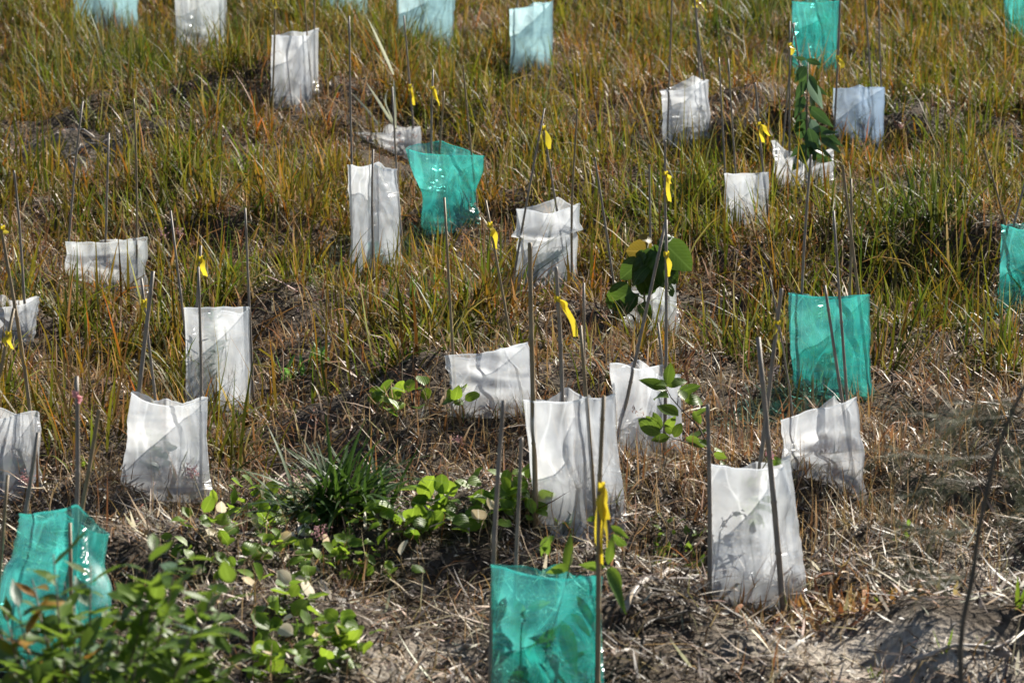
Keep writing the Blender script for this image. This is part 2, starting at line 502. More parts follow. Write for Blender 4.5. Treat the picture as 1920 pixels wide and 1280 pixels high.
# ------------------------------------------------------------------ blades (numpy strips)
def blades(name, mat, x, y, L, w, az, lean, curl, col_root, col_tip, segs=4, z0=0.0, twist=None, parent=None, sink=.01, zabs=None):
    """curved tapering strips rooted at (x, y): lean/curl are in units of length"""
    n = len(x)
    zr = (H(x, y) if zabs is None else zabs) + z0 - sink
    t = np.linspace(0, 1, segs + 1)[None, :]
    ang = lean[:, None] + curl[:, None] * t          # angle from vertical along the blade
    st = L[:, None] / segs
    r = np.cumsum(np.sin(ang) * st, 1) - np.sin(ang[:, :1]) * st
    zz = np.cumsum(np.cos(ang) * st, 1) - np.cos(ang[:, :1]) * st
    ca, sa = np.cos(az)[:, None], np.sin(az)[:, None]
    wob = rng.normal(0, .03, (n, 1)) * L[:, None] * t * t
    px_ = x[:, None] + ca * r - sa * wob
    py_ = y[:, None] + sa * r + ca * wob
    pz_ = np.maximum(zr[:, None] + zz, H(px_, py_) - .012)
    tw = (rng.uniform(-.9, .9, n) if twist is None else twist)[:, None] * t
    wx = -sa * np.cos(tw) + 0 * t
    wy = ca * np.cos(tw) + 0 * t
    wz = np.sin(tw)
    ww = w[:, None] * np.clip(1 - t ** 2.2, .06, 1) * (.75 + .5 * np.sin(np.pi * np.clip(t * 1.2, 0, 1))) / 2
    A = np.stack([px_ - wx * ww, py_ - wy * ww, pz_ - wz * ww], -1)
    B = np.stack([px_ + wx * ww, py_ + wy * ww, pz_ + wz * ww], -1)
    V = np.stack([A, B], 2).reshape(n, -1, 3)          # n, 2*(segs+1)
    nv = 2 * (segs + 1)
    base = (np.arange(n) * nv)[:, None, None]
    k = np.arange(segs)[None, :, None] * 2
    F = base + k + np.array([0, 1, 3, 2])[None, None]
    F = F.reshape(-1, 4)
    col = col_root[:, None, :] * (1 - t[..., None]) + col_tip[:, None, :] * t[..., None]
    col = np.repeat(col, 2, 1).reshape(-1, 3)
    me = bpy.data.meshes.new(name)
    V = V.reshape(-1, 3)
    if parent is not None:
        V = V - np.array(parent.location)
    me.vertices.add(len(V)); me.vertices.foreach_set('co', V.astype(np.float32).ravel())
    me.loops.add(F.size); me.loops.foreach_set('vertex_index', F.astype(np.int32).ravel())
    me.polygons.add(len(F)); me.polygons.foreach_set('loop_start', (np.arange(len(F)) * 4).astype(np.int32))
    me.polygons.foreach_set('use_smooth', np.ones(len(F), bool))
    me.update(calc_edges=True)
    ca_ = me.attributes.new('pigment', 'FLOAT_COLOR', 'POINT')
    ca_.data.foreach_set('color', np.concatenate([col, np.ones((len(col), 1))], 1).astype(np.float32).ravel())
    me.materials.append(mat)
    return obj(name, me, parent)


def sample_ground(n, margin=.45, t0=7.6, t1=27.0):
    """random ground positions, even over the strip of hillside in view (and a margin beside it)"""
    t = np.sqrt(rng.uniform(t0 ** 2, t1 ** 2, n))
    u = rng.uniform(-1, 1, n)
    x = u * (.1714 * t * 1.08 + margin)
    z = SLOPE * t
    y = (t + (z - CAM.z) * math.sin(PITCH)) / math.cos(PITCH)
    return x, y


def cols(n, palette, weights, jit=.18):
    p = np.array(palette, float)
    i = rng.choice(len(p), n, p=np.array(weights) / sum(weights))
    return np.clip(.78 * p[i] * rng.normal(1, jit, (n, 1)) * rng.normal(1, jit * .4, (n, 3)), .003, .95)


def fields(x, y):
    px, py = project(x, y, SLOPE * y)
    n = np.zeros_like(x)
    for k, (a, b, c) in enumerate([(1.7, .6, .3), (-.9, 2.1, 1.2), (2.9, -1.7, 2.2), (3.3, 2.8, .7)]):
        n += np.sin(a * x * 1.6 + b * y * 1.3 + c + k)
    return px, py, n / 4


# where the tall green grass grows, where the thatch lies, where only mulch covers the soil
def green_density(x, y):
    px, py, n = fields(x, y)
    edge = np.where(px < 480, 905, np.where(px < 1150, 800, 760))
    d = 1 - smooth(edge - 170, edge + 30, py) * .99
    d *= np.clip(.74 + 1.0 * n, .14, 1.3)
    d *= 1 - .9 * blob(px, py, 170, 295, 330, 62)
    d *= 1 - .55 * blob(px, py, 560, 250, 160, 40)
    d *= 1 - .65 * blob(px, py, 950, 660, 180, 60)
    d *= 1 - .3 * blob(px, py, 760, 440, 260, 90)
    d *= 1 - .5 * blob(px, py, 1240, 290, 160, 40)
    d *= 1 - .6 * blob(px, py, 1760, 250, 140, 40)
    d *= 1 - .45 * blob(px, py, 550, 600, 260, 60)
    return np.clip(d, 0, 1.3)


def bare(px, py):
    return np.clip(1.0 * blob(px, py, 190, 300, 330, 62) + .6 * blob(px, py, 1030, 680, 110, 35)
                   + .5 * blob(px, py, 1250, 285, 130, 25), 0, 1)


def damp(px, py):
    """grass is trodden short in front of the low, slumped guards"""
    f = 1
    for bx, by, brx, bry, am in [(728, 312, 105, 40, .97), (1510, 366, 95, 38, .95), (195, 545, 100, 30, .7), (30, 655, 80, 26, .7), (1210, 660, 85, 30, .65),
                                 (925, 800, 110, 30, .6), (1610, 290, 60, 20, .5), (400, 800, 80, 30, .35), (1285, 300, 60, 22, .5), (1560, 760, 90, 20, .4),
                                 (705, 530, 70, 28, .6), (1025, 558, 75, 28, .6), (1400, 454, 60, 26, .55), (553, 214, 60, 24, .5), (1000, 138, 60, 24, .5),
                                 (1530, 160, 60, 24, .5), (845, 432, 75, 24, .45), (310, 935, 90, 26, .6), (1895, 590, 60, 26, .5)]:
        f = f * (1 - am * blob(px, py, bx, by, brx, bry))
    return f


def keep(x, y, d):
    k = rng.uniform(0, 1, len(x)) < d
    return x[k], y[k]


def clump(x, y, per, spread):
    n = len(x)
    x = np.repeat(x, per) + rng.normal(0, spread, n * per)
    y = np.repeat(y, per) + rng.normal(0, spread, n * per)
    return x, y


# tall green to yellow grass
def grass_roots(ncl, per, spread, splay):
    cx, cy = sample_ground(ncl)
    cx, cy = keep(cx, cy, green_density(cx, cy))
    nc = len(cx)
    size = rng.lognormal(0, .35, nc)
    x = np.repeat(cx, per); y = np.repeat(cy, per)
    sp = np.repeat(spread * size, per)
    dx = rng.normal(0, 1, nc * per); dy = rng.normal(0, 1, nc * per)
    out = np.arctan2(dy, dx) + rng.normal(0, .7, nc * per)
    rr = np.hypot(dx, dy)
    return (x + dx * sp, y + dy * sp, np.repeat(np.clip(size, .55, 1.7), per) * np.clip(1.15 - .18 * rr, .5, 1.2),
            np.repeat(rng.uniform(0, 1, nc), per), out, splay * rr)


G1_ = grass_roots(2900, 48, .062, .20)        # tussocks
G2_ = grass_roots(9500, 7, .05, .10)          # loose blades between them
x, y, pw, hue, caz, splay = [np.concatenate(q) for q in zip(G1_, G2_)]
n = len(x)
px, py, nf = fields(x, y)
deepg = np.clip(blob(px, py, 1430, 60, 90, 90) + blob(px, py, 1720, 500, 140, 70) + .8 * blob(px, py, 420, 60, 90, 60)
                + .7 * blob(px, py, 330, 180, 300, 60) + .7 * blob(px, py, 1250, 400, 90, 60) + .6 * blob(px, py, 1350, 690, 80, 50), 0, 1)   # stands of a darker grass
L_ = rng.uniform(.10, .33, n) * np.clip(pw, .5, 1.8) * (1 + .35 * deepg)
L_ = L_ * damp(px, py)
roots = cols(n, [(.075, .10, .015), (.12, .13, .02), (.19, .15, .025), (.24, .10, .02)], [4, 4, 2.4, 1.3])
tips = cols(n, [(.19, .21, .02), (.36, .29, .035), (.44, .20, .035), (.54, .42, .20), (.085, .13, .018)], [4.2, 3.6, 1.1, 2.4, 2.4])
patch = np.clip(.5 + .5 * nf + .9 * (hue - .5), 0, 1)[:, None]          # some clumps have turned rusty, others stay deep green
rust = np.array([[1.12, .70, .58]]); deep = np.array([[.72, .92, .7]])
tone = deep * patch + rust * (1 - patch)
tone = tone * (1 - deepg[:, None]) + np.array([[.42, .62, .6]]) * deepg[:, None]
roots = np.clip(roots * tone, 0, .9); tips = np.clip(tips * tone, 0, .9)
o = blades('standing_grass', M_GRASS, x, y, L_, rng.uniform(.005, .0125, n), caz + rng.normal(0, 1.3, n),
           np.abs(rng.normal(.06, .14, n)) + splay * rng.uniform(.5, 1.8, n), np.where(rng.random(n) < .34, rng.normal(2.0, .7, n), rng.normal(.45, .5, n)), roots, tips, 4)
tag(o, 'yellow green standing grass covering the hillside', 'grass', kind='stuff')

# curled dry grass
x, y = sample_ground(27000)
px, py, nf = fields(x, y)
d = (1 - .93 * smooth(820, 960, py)) * (1 - .8 * bare(px, py)) * np.clip(.85 - .6 * nf, .2, 1.2)
d = d + .9 * blob(px, py, 1330, 880, 300, 90)
x, y = keep(x, y, d)
x, y = clump(x, y, 5, .05)
n = len(x)
px, py, nf = fields(x, y)
dryr = cols(n, [(.24, .11, .045), (.34, .20, .085), (.15, .07, .03), (.36, .25, .12)], [4, 3, 2, 2])
dryt = cols(n, [(.40, .20, .075), (.54, .37, .18), (.26, .12, .05), (.64, .53, .36)], [4, 3.6, 2, 2.2])
o = blades('curled_dry_grass', M_DRY, x, y, rng.uniform(.07, .24, n) * damp(px, py), rng.uniform(.0035, .009, n), rng.uniform(0, 6.283, n),
           np.abs(rng.normal(.45, .4, n)), rng.normal(1.4, 1.1, n), dryr, dryt, 3)
tag(o, 'brown curled dry grass among the green', 'grass', kind='stuff')

# straw thatch lying on the soil
x, y = sample_ground(120000)
px, py, nf = fields(x, y)
d = .32 + .50 * smooth(700, 950, py) - .25 * bare(px, py)
d *= 1 - .8 * blob(px, py, 1720, 1215, 330, 60)
x, y = keep(x, y, d)
n = len(x)
a_ = cols(n, [(.34, .20, .085), (.50, .34, .15), (.14, .08, .04), (.52, .43, .29), (.20, .15, .10)], [3.4, 3, 3.2, 1.2, 1.6])
o = blades('straw_litter', M_DRY, x, y, rng.uniform(.05, .20, n), rng.uniform(.0015, .0042, n), rng.uniform(0, 6.283, n),
           rng.normal(1.36, .24, n), rng.normal(.2, .6, n), a_, a_ * rng.uniform(.85, 1.2, (n, 1)), 2, z0=.012, sink=0)
tag(o, 'dry straw lying over the soil', 'straw', kind='stuff')

# mulch chips over the bare soil in front
x, y = sample_ground(100000, t1=14.0)
px, py, nf = fields(x, y)
d = .15 + .8 * smooth(780, 960, py) - .75 * blob(px, py, 1700, 1225, 330, 60) - .4 * blob(px, py, 780, 1240, 130, 40)
x, y = keep(x, y, d)
x2, y2 = sample_ground(50000)
px, py, nf = fields(x2, y2)
x2, y2 = keep(x2, y2, .1 + .8 * bare(px, py))
x, y = np.concatenate([x, x2]), np.concatenate([y, y2])
n = len(x)
a_ = cols(n, [(.075, .05, .035), (.14, .10, .068), (.25, .19, .13), (.44, .37, .28), (.035, .026, .02)], [3, 3, 2.5, 1.0, 2.4])
o = blades('bark_mulch', M_CHIP, x, y, rng.uniform(.012, .065, n), rng.uniform(.003, .010, n), rng.uniform(0, 6.283, n),
           rng.normal(1.35, .28, n), rng.normal(0, .35, n), a_, a_, 2, z0=.008, sink=0, twist=rng.uniform(-2, 2, n))
tag(o, 'shredded bark mulch over the bare soil', 'mulch', kind='stuff')

# longer strips of bark and dead stems, pale and dark
x, y = sample_ground(9000, t1=14.0)
px, py, nf = fields(x, y)
x, y = keep(x, y, .05 + .8 * smooth(800, 1000, py) - .3 * blob(px, py, 1700, 1225, 330, 60))
n = len(x)
a_ = cols(n, [(.50, .42, .31), (.34, .25, .16), (.06, .042, .03), (.16, .11, .07)], [2.6, 2, 2, 2])
o = blades('bark_strips', M_CHIP, x, y, rng.uniform(.06, .22, n), rng.uniform(.004, .011, n), rng.uniform(0, 6.283, n),
           rng.normal(1.38, .15, n), rng.normal(.1, .3, n), a_, a_, 3, z0=.018, sink=0, twist=rng.uniform(-1.2, 1.2, n))
tag(o, 'longer strips of bark and dead stems on the mulch', 'bark', kind='stuff')

# golden upright straw tufts in front
x, y = sample_ground(6500, t1=15)
px, py, nf = fields(x, y)
d = .95 * blob(px, py, 1380, 920, 330, 70) + .6 * blob(px, py, 640, 1110, 160, 50) + .35 * blob(px, py, 420, 900, 260, 70) \
    + .5 * blob(px, py, 1700, 930, 220, 90) + .5 * blob(px, py, 1000, 850, 240, 60) + .06
x, y = keep(x, y, d)
x, y = clump(x, y, 12, .05)
n = len(x)
a_ = cols(n, [(.36, .22, .09), (.48, .34, .18), (.24, .12, .05), (.54, .44, .28)], [3, 3, 1.6, 1.6])
o = blades('straw_tufts', M_DRY, x, y, rng.uniform(.05, .20, n), rng.uniform(.0015, .0038, n), rng.uniform(0, 6.283, n),
           np.abs(rng.normal(.35, .45, n)), rng.normal(.7, .9, n), a_, a_ * 1.1, 3)
tag(o, 'golden dead grass tufts around the guards', 'grass', kind='stuff')

# rusty seed heads over the grass
x, y = sample_ground(1500)
px, py, nf = fields(x, y)
x, y = keep(x, y, (1 - smooth(800, 950, py)) * np.clip(.5 - .6 * nf, .1, 1))
hh = np.repeat(rng.uniform(.10, .22, len(x)), 14)
x, y = clump(x, y, 14, .011)
n = len(x)
a_ = cols(n, [(.34, .17, .12), (.42, .27, .20), (.26, .12, .07)], [3, 2, 2])
o = blades('grass_seed_heads', M_DRY, x, y, rng.uniform(.010, .028, n), rng.uniform(.003, .006, n), rng.uniform(0, 6.283, n),
           np.abs(rng.normal(.9, .5, n)), rng.normal(.3, .5, n), a_, a_ * 1.15, 2, zabs=H(x, y) + hh + rng.normal(0, .014, n))
tag(o, 'rusty pink seed heads over the grass', 'seed heads', kind='stuff')

# thin dead stalks standing before the guards
x, y = sample_ground(2600, t1=18)
px, py, nf = fields(x, y)
d = .12 + .8 * blob(px, py, 1150, 920, 220, 60) + .7 * blob(px, py, 1500, 880, 160, 60) + .4 * blob(px, py, 300, 930, 260, 50) + .4 * blob(px, py, 620, 1080, 160, 60)
x, y = keep(x, y, d)
x, y = clump(x, y, 3, .03)
n = len(x)
a_ = cols(n, [(.30, .18, .09), (.20, .12, .07), (.42, .32, .19)], [3, 3, 2])
o = blades('dead_stalks', M_DRY, x, y, rng.uniform(.14, .36, n), rng.uniform(.0012, .0022, n), rng.uniform(0, 6.283, n),
           np.abs(rng.normal(.25, .25, n)), rng.normal(.25, .4, n), a_, a_, 4)
tag(o, 'thin dead grass stalks standing among the guards', 'grass', kind='stuff')

# sparse grass on the hillside outside the picture
n0 = 15000
x = rng.uniform(-11, 11, n0); y = rng.uniform(6, 40, n0)
px, py, nf = fields(x, y)
k = ((np.abs(x) > .1714 * y * 1.08 + .4) | (y > 27)) & (np.abs(x) < .1714 * y + 4)
x, y = clump(x[k], y[k], 10, .07)
n = len(x)
roots = cols(n, [(.10, .13, .02), (.20, .18, .03), (.22, .12, .05)], [4, 3, 3])
o = blades('outlying_grass', M_GRASS, x, y, rng.uniform(.12, .3, n), rng.uniform(.006, .014, n), rng.uniform(0, 6.283, n),
           np.abs(rng.normal(.15, .2, n)), rng.normal(.6, .6, n), roots, roots * 1.5, 2)
tag(o, 'sparse grass farther out on the hillside', 'grass', kind='stuff')


# ------------------------------------------------------------------ tubes, stakes, ribbons
def tube(pts, radii, sides=7):
    V, F = [], []
    n = len(pts)
    for i, p in enumerate(pts):
        d = (pts[min(i + 1, n - 1)] - pts[max(i - 1, 0)]).normalized()
        a = d.orthogonal().normalized() if abs(d.z) < .5 else d.cross(Vector((1, 0, 0))).normalized()
        b = d.cross(a).normalized()
        for k in range(sides):
            t = 6.2832 * k / sides
            V.append(p + (a * math.cos(t) + b * math.sin(t)) * radii[i])
    for i in range(n - 1):
        for k in range(sides):
            F.append((i * sides + k, i * sides + (k + 1) % sides, (i + 1) * sides + (k + 1) % sides, (i + 1) * sides + k))
    F.append(tuple(range(sides))[::-1])
    F.append(tuple((n - 1) * sides + k for k in range(sides)))
    return V, F


def make_stake(root, base, top, rad, mat, rnd):
    """bamboo cane: taper, joints, a slight crook"""
    axis = top - base
    L = axis.length
    side = axis.cross(Vector((rnd.uniform(-1, 1), rnd.uniform(-1, 1), .1))).normalized()
    crook = rnd.uniform(-.008, .008)
    pts, rr = [], []
    joints = []
    z = rnd.uniform(.05, .16)
    while z < L:
        joints.append(z)
        z += rnd.uniform(.11, .2)
    zs = sorted([0, L] + [j + d for j in joints for d in (-.006, 0, .006) if 0 < j + d < L])
    for z in zs:
        f = z / L
        r = rad * (1.0 - .25 * f)
        if any(abs(z - j) < 1e-6 for j in joints):
            r *= 1.22
        pts.append(base + axis * f + side * crook * math.sin(f * 5 + crook * 300) - root.location)
        rr.append(r)
    V, F = tube(pts, rr, 8)
    me = mesh('stake', V, F, mat)
    return obj('stake', me, root)


def ribbon(root, knot, tails, width, mat, rnd, name='ribbon'):
    """tape tied round a stake: a wrapped band and hanging tails (offsets in metres)"""
    V, F = [], []
    for k in range(9):
        t = 6.2832 * k / 8
        for z in (-width * .45, width * .45):
            V.append(knot + Vector((math.cos(t) * .010, math.sin(t) * .010, z + .003 * math.sin(t * 2))))
    for k in range(8):
        F.append((2 * k, 2 * k + 2, 2 * k + 3, 2 * k + 1))
    for dx, dy, dz in tails:
        b = len(V)
        n = 9
        tw = rnd.uniform(.6, 1.5) * rnd.choice((-1, 1))
        t0 = rnd.uniform(-.6, .6)
        ph = rnd.uniform(0, 6)
        for i in range(n):
            f = i / (n - 1)
            p = knot + Vector((dx * f ** .6, dy * f ** .7, dz * f ** 1.15))
            p += Vector((.004 * math.sin(f * 7 + ph), .006 * math.sin(f * 5 + ph * 2), 0))
            a = t0 + tw * f
            ww = width * (.45 + .75 * min(1, f * 3)) * .5
            wv = Vector((math.cos(a), math.sin(a), .15 * math.sin(f * 4 + ph))) * ww
            mid = Vector((-math.sin(a), math.cos(a), 0)) * width * .08
            V += [p - wv, p + mid, p + wv]
        for i in range(n - 1):
            for q in (0, 1):
                F.append((b + 3 * i + q, b + 3 * i + q + 1, b + 3 * i + q + 4, b + 3 * i + q + 3))
    V = [v - root.location for v in V]
    return obj(name, mesh(name, V, F, mat), root)


def ridged(p):
    return 1 - 2 * abs(mnoise.noise(p))


def sleeve(root, cor, mat, rnd, droop=.03, bow=.012, crumple=.008, folds=.006, buckle=0.0, fold_at=None, waist=0.0, seed=0, wavy=.006):
    """film sleeve stretched round its corner stakes: cor = [(bottom, top), ...]"""
    n = len(cor)
    NS, M = (26 if n == 3 else 20), 46
    loopB, loopT, frac, edge = [], [], [], []
    for i in range(n):
        b0, t0 = cor[i]; b1, t1 = cor[(i + 1) % n]
        for k in range(NS):
            f = k / NS
            loopB.append(b0.lerp(b1, f)); loopT.append(t0.lerp(t1, f)); frac.append(f); edge.append(i)
    N = len(loopB)
    for _ in range(2):
        loopB = [(loopB[i - 1] + loopB[i] * 2 + loopB[(i + 1) % N]) / 4 for i in range(N)]
        loopT = [(loopT[i - 1] + loopT[i] * 2 + loopT[(i + 1) % N]) / 4 for i in range(N)]
    cB = sum(loopB, Vector()) / N
    cT = sum(loopT, Vector()) / N
    bows = [rnd.uniform(-.5, 1.2) * bow for _ in range(n)]
    dr = droop if isinstance(droop, (list, tuple)) else [rnd.uniform(.3, 1.3) * droop for _ in range(n)]
    creases = []
    for _ in range(n):
        cr = []
        for _k in range(6):
            an = rnd.uniform(0, math.pi)
            cr.append((rnd.uniform(.1, .9), rnd.uniform(.05, .95), math.cos(an), math.sin(an), rnd.choice((-1, 1)) * rnd.uniform(.016, .045) * (1 + 30 * crumple)))
        creases.append(cr)
    so = Vector((seed * 7.13, seed * 3.7, seed * 1.9))
    V = []
    for j in range(M + 1):
        v = j / M
        for i in range(N):
            f, e = frac[i], edge[i]
            s = math.sin(math.pi * f)
            vv = v
            top = loopT[i] - Vector((0, 0, dr[e] * s ** 1.5)) + Vector((0, 0, wavy * mnoise.noise(loopT[i] * 22 + so)))
            p = loopB[i].lerp(top, vv)
            c = cB.lerp(cT, v)
            o = p - c
            o.z = 0
            o = o.normalized() if o.length > 1e-5 else Vector((0, 0, 0))
            tight = .35 + .65 * s
            q = p + so
            d = bows[e] * s * math.sin(math.pi * min(1, v * .9 + .1))
            hem = 1 + 1.6 * math.exp(-(v / .22) ** 2)
            for (f0, v0, ca_, sa_, am_) in creases[e]:
                dl = abs((f - f0) * ca_ + (v - v0) * 1.5 * sa_)
                d += am_ * min(dl, .38) * (.25 + .75 * s)
            d += folds * .5 * ridged(Vector((q.x * 12, q.y * 12, q.z * 1.6))) * tight
            d += folds * .6 * ridged(Vector((q.x * 6 + q.z * 5, q.y * 6, q.z * 6 - q.x * 4))) * tight
            d += crumple * .55 * (ridged(q * 8) + .4 * ridged(q * 19)) * tight * hem
            pm_ = min(1, max(0, mnoise.noise(q * 3.1 + Vector((3, 1, 2))) * 2.6 - .25))      # patches where the film is scrunched
            d += crumple * .7 * ridged(Vector((q.x * 7 + q.z * 3, q.y * 7, q.z * 30))) * min(1.2, (hem - 1) * .8 + pm_)
            if buckle:
                d += buckle * math.sin(v * 15 + 5 * mnoise.noise(q * 5) + e) * (.3 + .7 * s) * (1 - .5 * v)
            if fold_at is not None:
                u = (v - fold_at) / .05
                d += .022 * math.exp(-u * u) * math.copysign(1, u + .3)
            if waist:
                d -= waist * math.exp(-((v - .45) / .22) ** 2)
            p = p + o * d
            if buckle:
                p.z -= buckle * .5 * math.sin(v * 11 + 4 * mnoise.noise(q * 4 + so)) * s
            V.append(p - root.location)
    F = []
    for j in range(M):
        for i in range(N):
            F.append((j * N + i, j * N + (i + 1) % N, (j + 1) * N + (i + 1) % N, (j + 1) * N + i))
    me = mesh('sleeve', V, F, mat)
    so_ = obj('sleeve', me, root)
    # welded rim: the doubled edge of the bag
    RV, RF = [], []
    for i in range(N):
        p = V[M * N + i]
        RV += [p, p - Vector((0, 0, .009))]
        c = (cT - root.location)
        o = Vector((p.x - c.x, p.y - c.y, 0)).normalized() * .0025
        RV[-2] = p + o + Vector((0, 0, .001)); RV[-1] = V[(M - 1) * N + i].lerp(p, .35) + o
    for i in range(N):
        k = (i + 1) % N
        RF.append((2 * i, 2 * i + 1, 2 * k + 1, 2 * k))
    obj('rim', mesh('rim', RV, RF, mat), so_)
    return so_


GUARDS = {}
GROUP = 'plastic seedling guards on the hillside'


def guard(key, film, ybase, corners, stakes, label, ribbons=(), seed=1, tan=False, **kw):
    rnd = random.Random(seed * 101 + 3)
    cx = sum(c[2] for c in corners) / len(corners)
    P, t = hit(min(c[2] for c in corners[:2]) * .5 + max(c[2] for c in corners[:2]) * .5, ybase)
    root = empty('tree_guard', P, label, 'tree guard', GROUP)
    cor = []
    for xt, yt, xb, dd in corners:
        b = ground_at(xb, t + dd) - Vector((0, 0, .015))
        T = at_depth(xt, yt, t + dd)
        cor.append((b, T))
    mat = {'w': M_WHITE, 'c': M_CLEAR, 'b': M_BLUE, 's': M_BLUECLEAR, 't': M_TEAL}[film]
    sleeve(root, cor, mat, rnd, seed=seed, **kw)
    lines = []
    for s in stakes:
        xt, yt, xb, dd, rmm = s[:5]
        b = ground_at(xb, t + dd)
        T = at_depth(xt, yt, t + dd + (s[5] if len(s) > 5 else 0))
        lines.append((b, T))
        ax = (T - b).normalized()
        make_stake(root, b - ax * .06, T, (rmm * 1.25 if rmm < 5.5 else rmm * 1.08) / 1000, M_BAMBOO_TAN if rnd.random() < .35 else M_BAMBOO, rnd)
    for r in ribbons:
        si, ypx, tails, width, col = r
        b, T = lines[si]
        # point on the stake at image row ypx
        best = min((abs(project(*b.lerp(T, f / 200))[1] - ypx), f / 200) for f in range(201))[1]
        k = b.lerp(T, best)
        pm = t / FPX
        ribbon(root, k, [(dx * pm, -.012 - .01 * rnd.random(), dy * pm) for dx, dy in tails], width,
               M_YTAPE if col == 'y' else M_PTAPE, rnd, 'ribbon')
    GUARDS[key] = (root, t)
    return root


# front row
guard('g1', 't', 1338, [(922, 1058, 916, 0), (1131, 1078, 1127, .0), (1050, 1056, 1045, .24)],
      [(943, 750, 915, .03, 7), (978, 820, 957, .2, 6), (1133, 742, 1115, -.02, 7)],
      'teal film guard in the front centre with long yellow tape above it',
      [(2, 912, [(-3, -142), (9, -112), (4, -60)], .026, 'y')], 1, droop=[.012, .02, .012], crumple=.006, folds=.004)
guard('g2', 'w', 1134, [(1325, 868, 1327, 0), (1455, 877, 1468, -.04), (1476, 852, 1511, .05), (1415, 866, 1430, .24)],
      [(1327, 758, 1332, -.01, 7), (1422, 632, 1470, -.06, 9), (1465, 540, 1398, .22, 7.5)],
      'tall white film guard at right front with two canes crossing above and pink tape',
      [(2, 605, [(-8, -30), (3, -78)], .012, 'y'), (1, 850, [(6, -8)], .016, 'p')], 2, droop=[.008, .004, .02, .02], crumple=.006)
guard('g24', 'w', 978, [(986, 748, 1003, 0), (1105, 742, 1117, -.05), (1150, 738, 1170, .07), (1062, 726, 1062, .26)],
      [(994, 455, 1004, -.03, 8.5), (1042, 500, 1062, .22, 7.5), (1089, 610, 1119, -.04, 6.5), (1094, 530, 1098, .24, 4.5)],
      'broad white film guard in the centre with torn hem behind the teal front guard',
      [(1, 560, [(22, -30), (36, -72)], .020, 'y')], 3, droop=[.006, .02, .03, .02], crumple=.005)
guard('g23', 'w', 868, [(1150, 680, 1157, 0), (1245, 684, 1238, -.06), (1275, 702, 1280, .05), (1200, 674, 1205, .22)],
      [(1248, 415, 1151, .0, 6.5), (1250, 412, 1246, -.03, 6.5), (1233, 605, 1247, .18, 4.5)],
      'white film guard behind the leafy twig with two canes meeting at the top',
      [(1, 475, [(5, -42)], .018, 'y')], 4, crumple=.009)
guard('g3', 'w', 902, [(1462, 790, 1476, .0), (1610, 742, 1625, -.02), (1565, 742, 1570, .18)],
      [(1546, 535, 1606, .03, 5), (1563, 395, 1600, .06, 4.5), (1446, 520, 1500, .0, 3)],
      'sagging crumpled white film guard just below the large teal guard', (), 5, crumple=.014, buckle=.016, droop=[.005, .03, .03], bow=.03)
guard('g4', 't', 744, [(1482, 549, 1490, 0), (1628, 551, 1636, 0), (1552, 562, 1560, .24)],
      [(1520, 290, 1493, .04, 5), (1580, 310, 1633, .02, 6.5), (1596, 335, 1588, .22, 5)],
      'large wrinkled teal film guard at right in the middle of the slope', (), 6, crumple=.011, buckle=.008, droop=[.01, .012, .0])
guard('g27', 'w', 926, [(255, 732, 232, 0), (380, 742, 391, 0), (312, 748, 315, .24)],
      [(287, 508, 240, .03, 8), (265, 522, 310, .22, 5), (372, 500, 379, .02, 5.5)],
      'white film guard at left holding a small leafy bush', [(1, 566, [(2, -35), (6, -40)], .018, 'y')], 7, droop=[.03, .02, .02], crumple=.009)
guard('g26', 'w', 786, [(343, 577, 342, 0), (467, 574, 472, 0), (405, 582, 405, .22)],
      [(320, 395, 366, .05, 4.5), (377, 460, 358, .2, 6.5), (460, 390, 476, .02, 4.5)],
      'tall white film guard at left with a feathery seedling showing through',
      [(1, 486, [(-7, -26), (8, -32)], .026, 'y')], 8, droop=[.004, .02, .02], crumple=.008)
guard('g25', 'w', 786, [(838, 667, 842, .0), (998, 640, 1012, .02), (940, 652, 930, .22)],
      [(833, 370, 856, .02, 4.5), (910, 376, 983, .12, 4.5)],
      'slumped wide white film guard left of the centre pair with a vine at its foot',
      [(1, 420, [(6, -22), (12, -46)], .018, 'y')], 9, droop=[.018, .02, .02], crumple=.012, buckle=.010, bow=.035)
guard('g28', 'w', 950, [(-92, 776, -88, 0), (58, 768, 72, 0), (-10, 764, -10, .24)],
      [(3, 420, 75, .03, 7), (25, 578, -49, -.02, 7)],
      'white film guard cut off by the left edge above the teal one',
      [(0, 428, [(-12, -8), (8, -10)], .016, 'y'), (1, 625, [(-5, -24), (6, -28)], .018, 'y')], 10, crumple=.010)
guard('g29', 'w', 645, [(-62, 562, -60, .0), (72, 556, 58, .04), (5, 553, 5, .22)],
      [(25, 320, 54, .05, 5.5), (-30, 330, -50, .1, 5)],
      'pale film guard at the left edge with a flap folded outwards', (), 11, crumple=.012, droop=[.03, .02, .01], bow=.03)
guard('g30', 't', 1262, [(48, 965, 8, .10), (143, 945, 137, -.06), (203, 1004, 150, .10), (120, 962, 80, .26)],
      [(142, 705, 139, -.04, 7.5), (187, 768, 108, .16, 7), (131, 980, 137, -.34, 6), (15, 890, -22, .0, 6), (68, 810, 22, .22, 7)],
      'flared teal film guard at bottom left behind the blurred shrub', [(0, 738, [(8, -14), (10, -17)], .020, 'p')], 12,
      waist=-.05, crumple=.012, folds=.012, droop=[.0, .0, .02, .02], bow=.03)
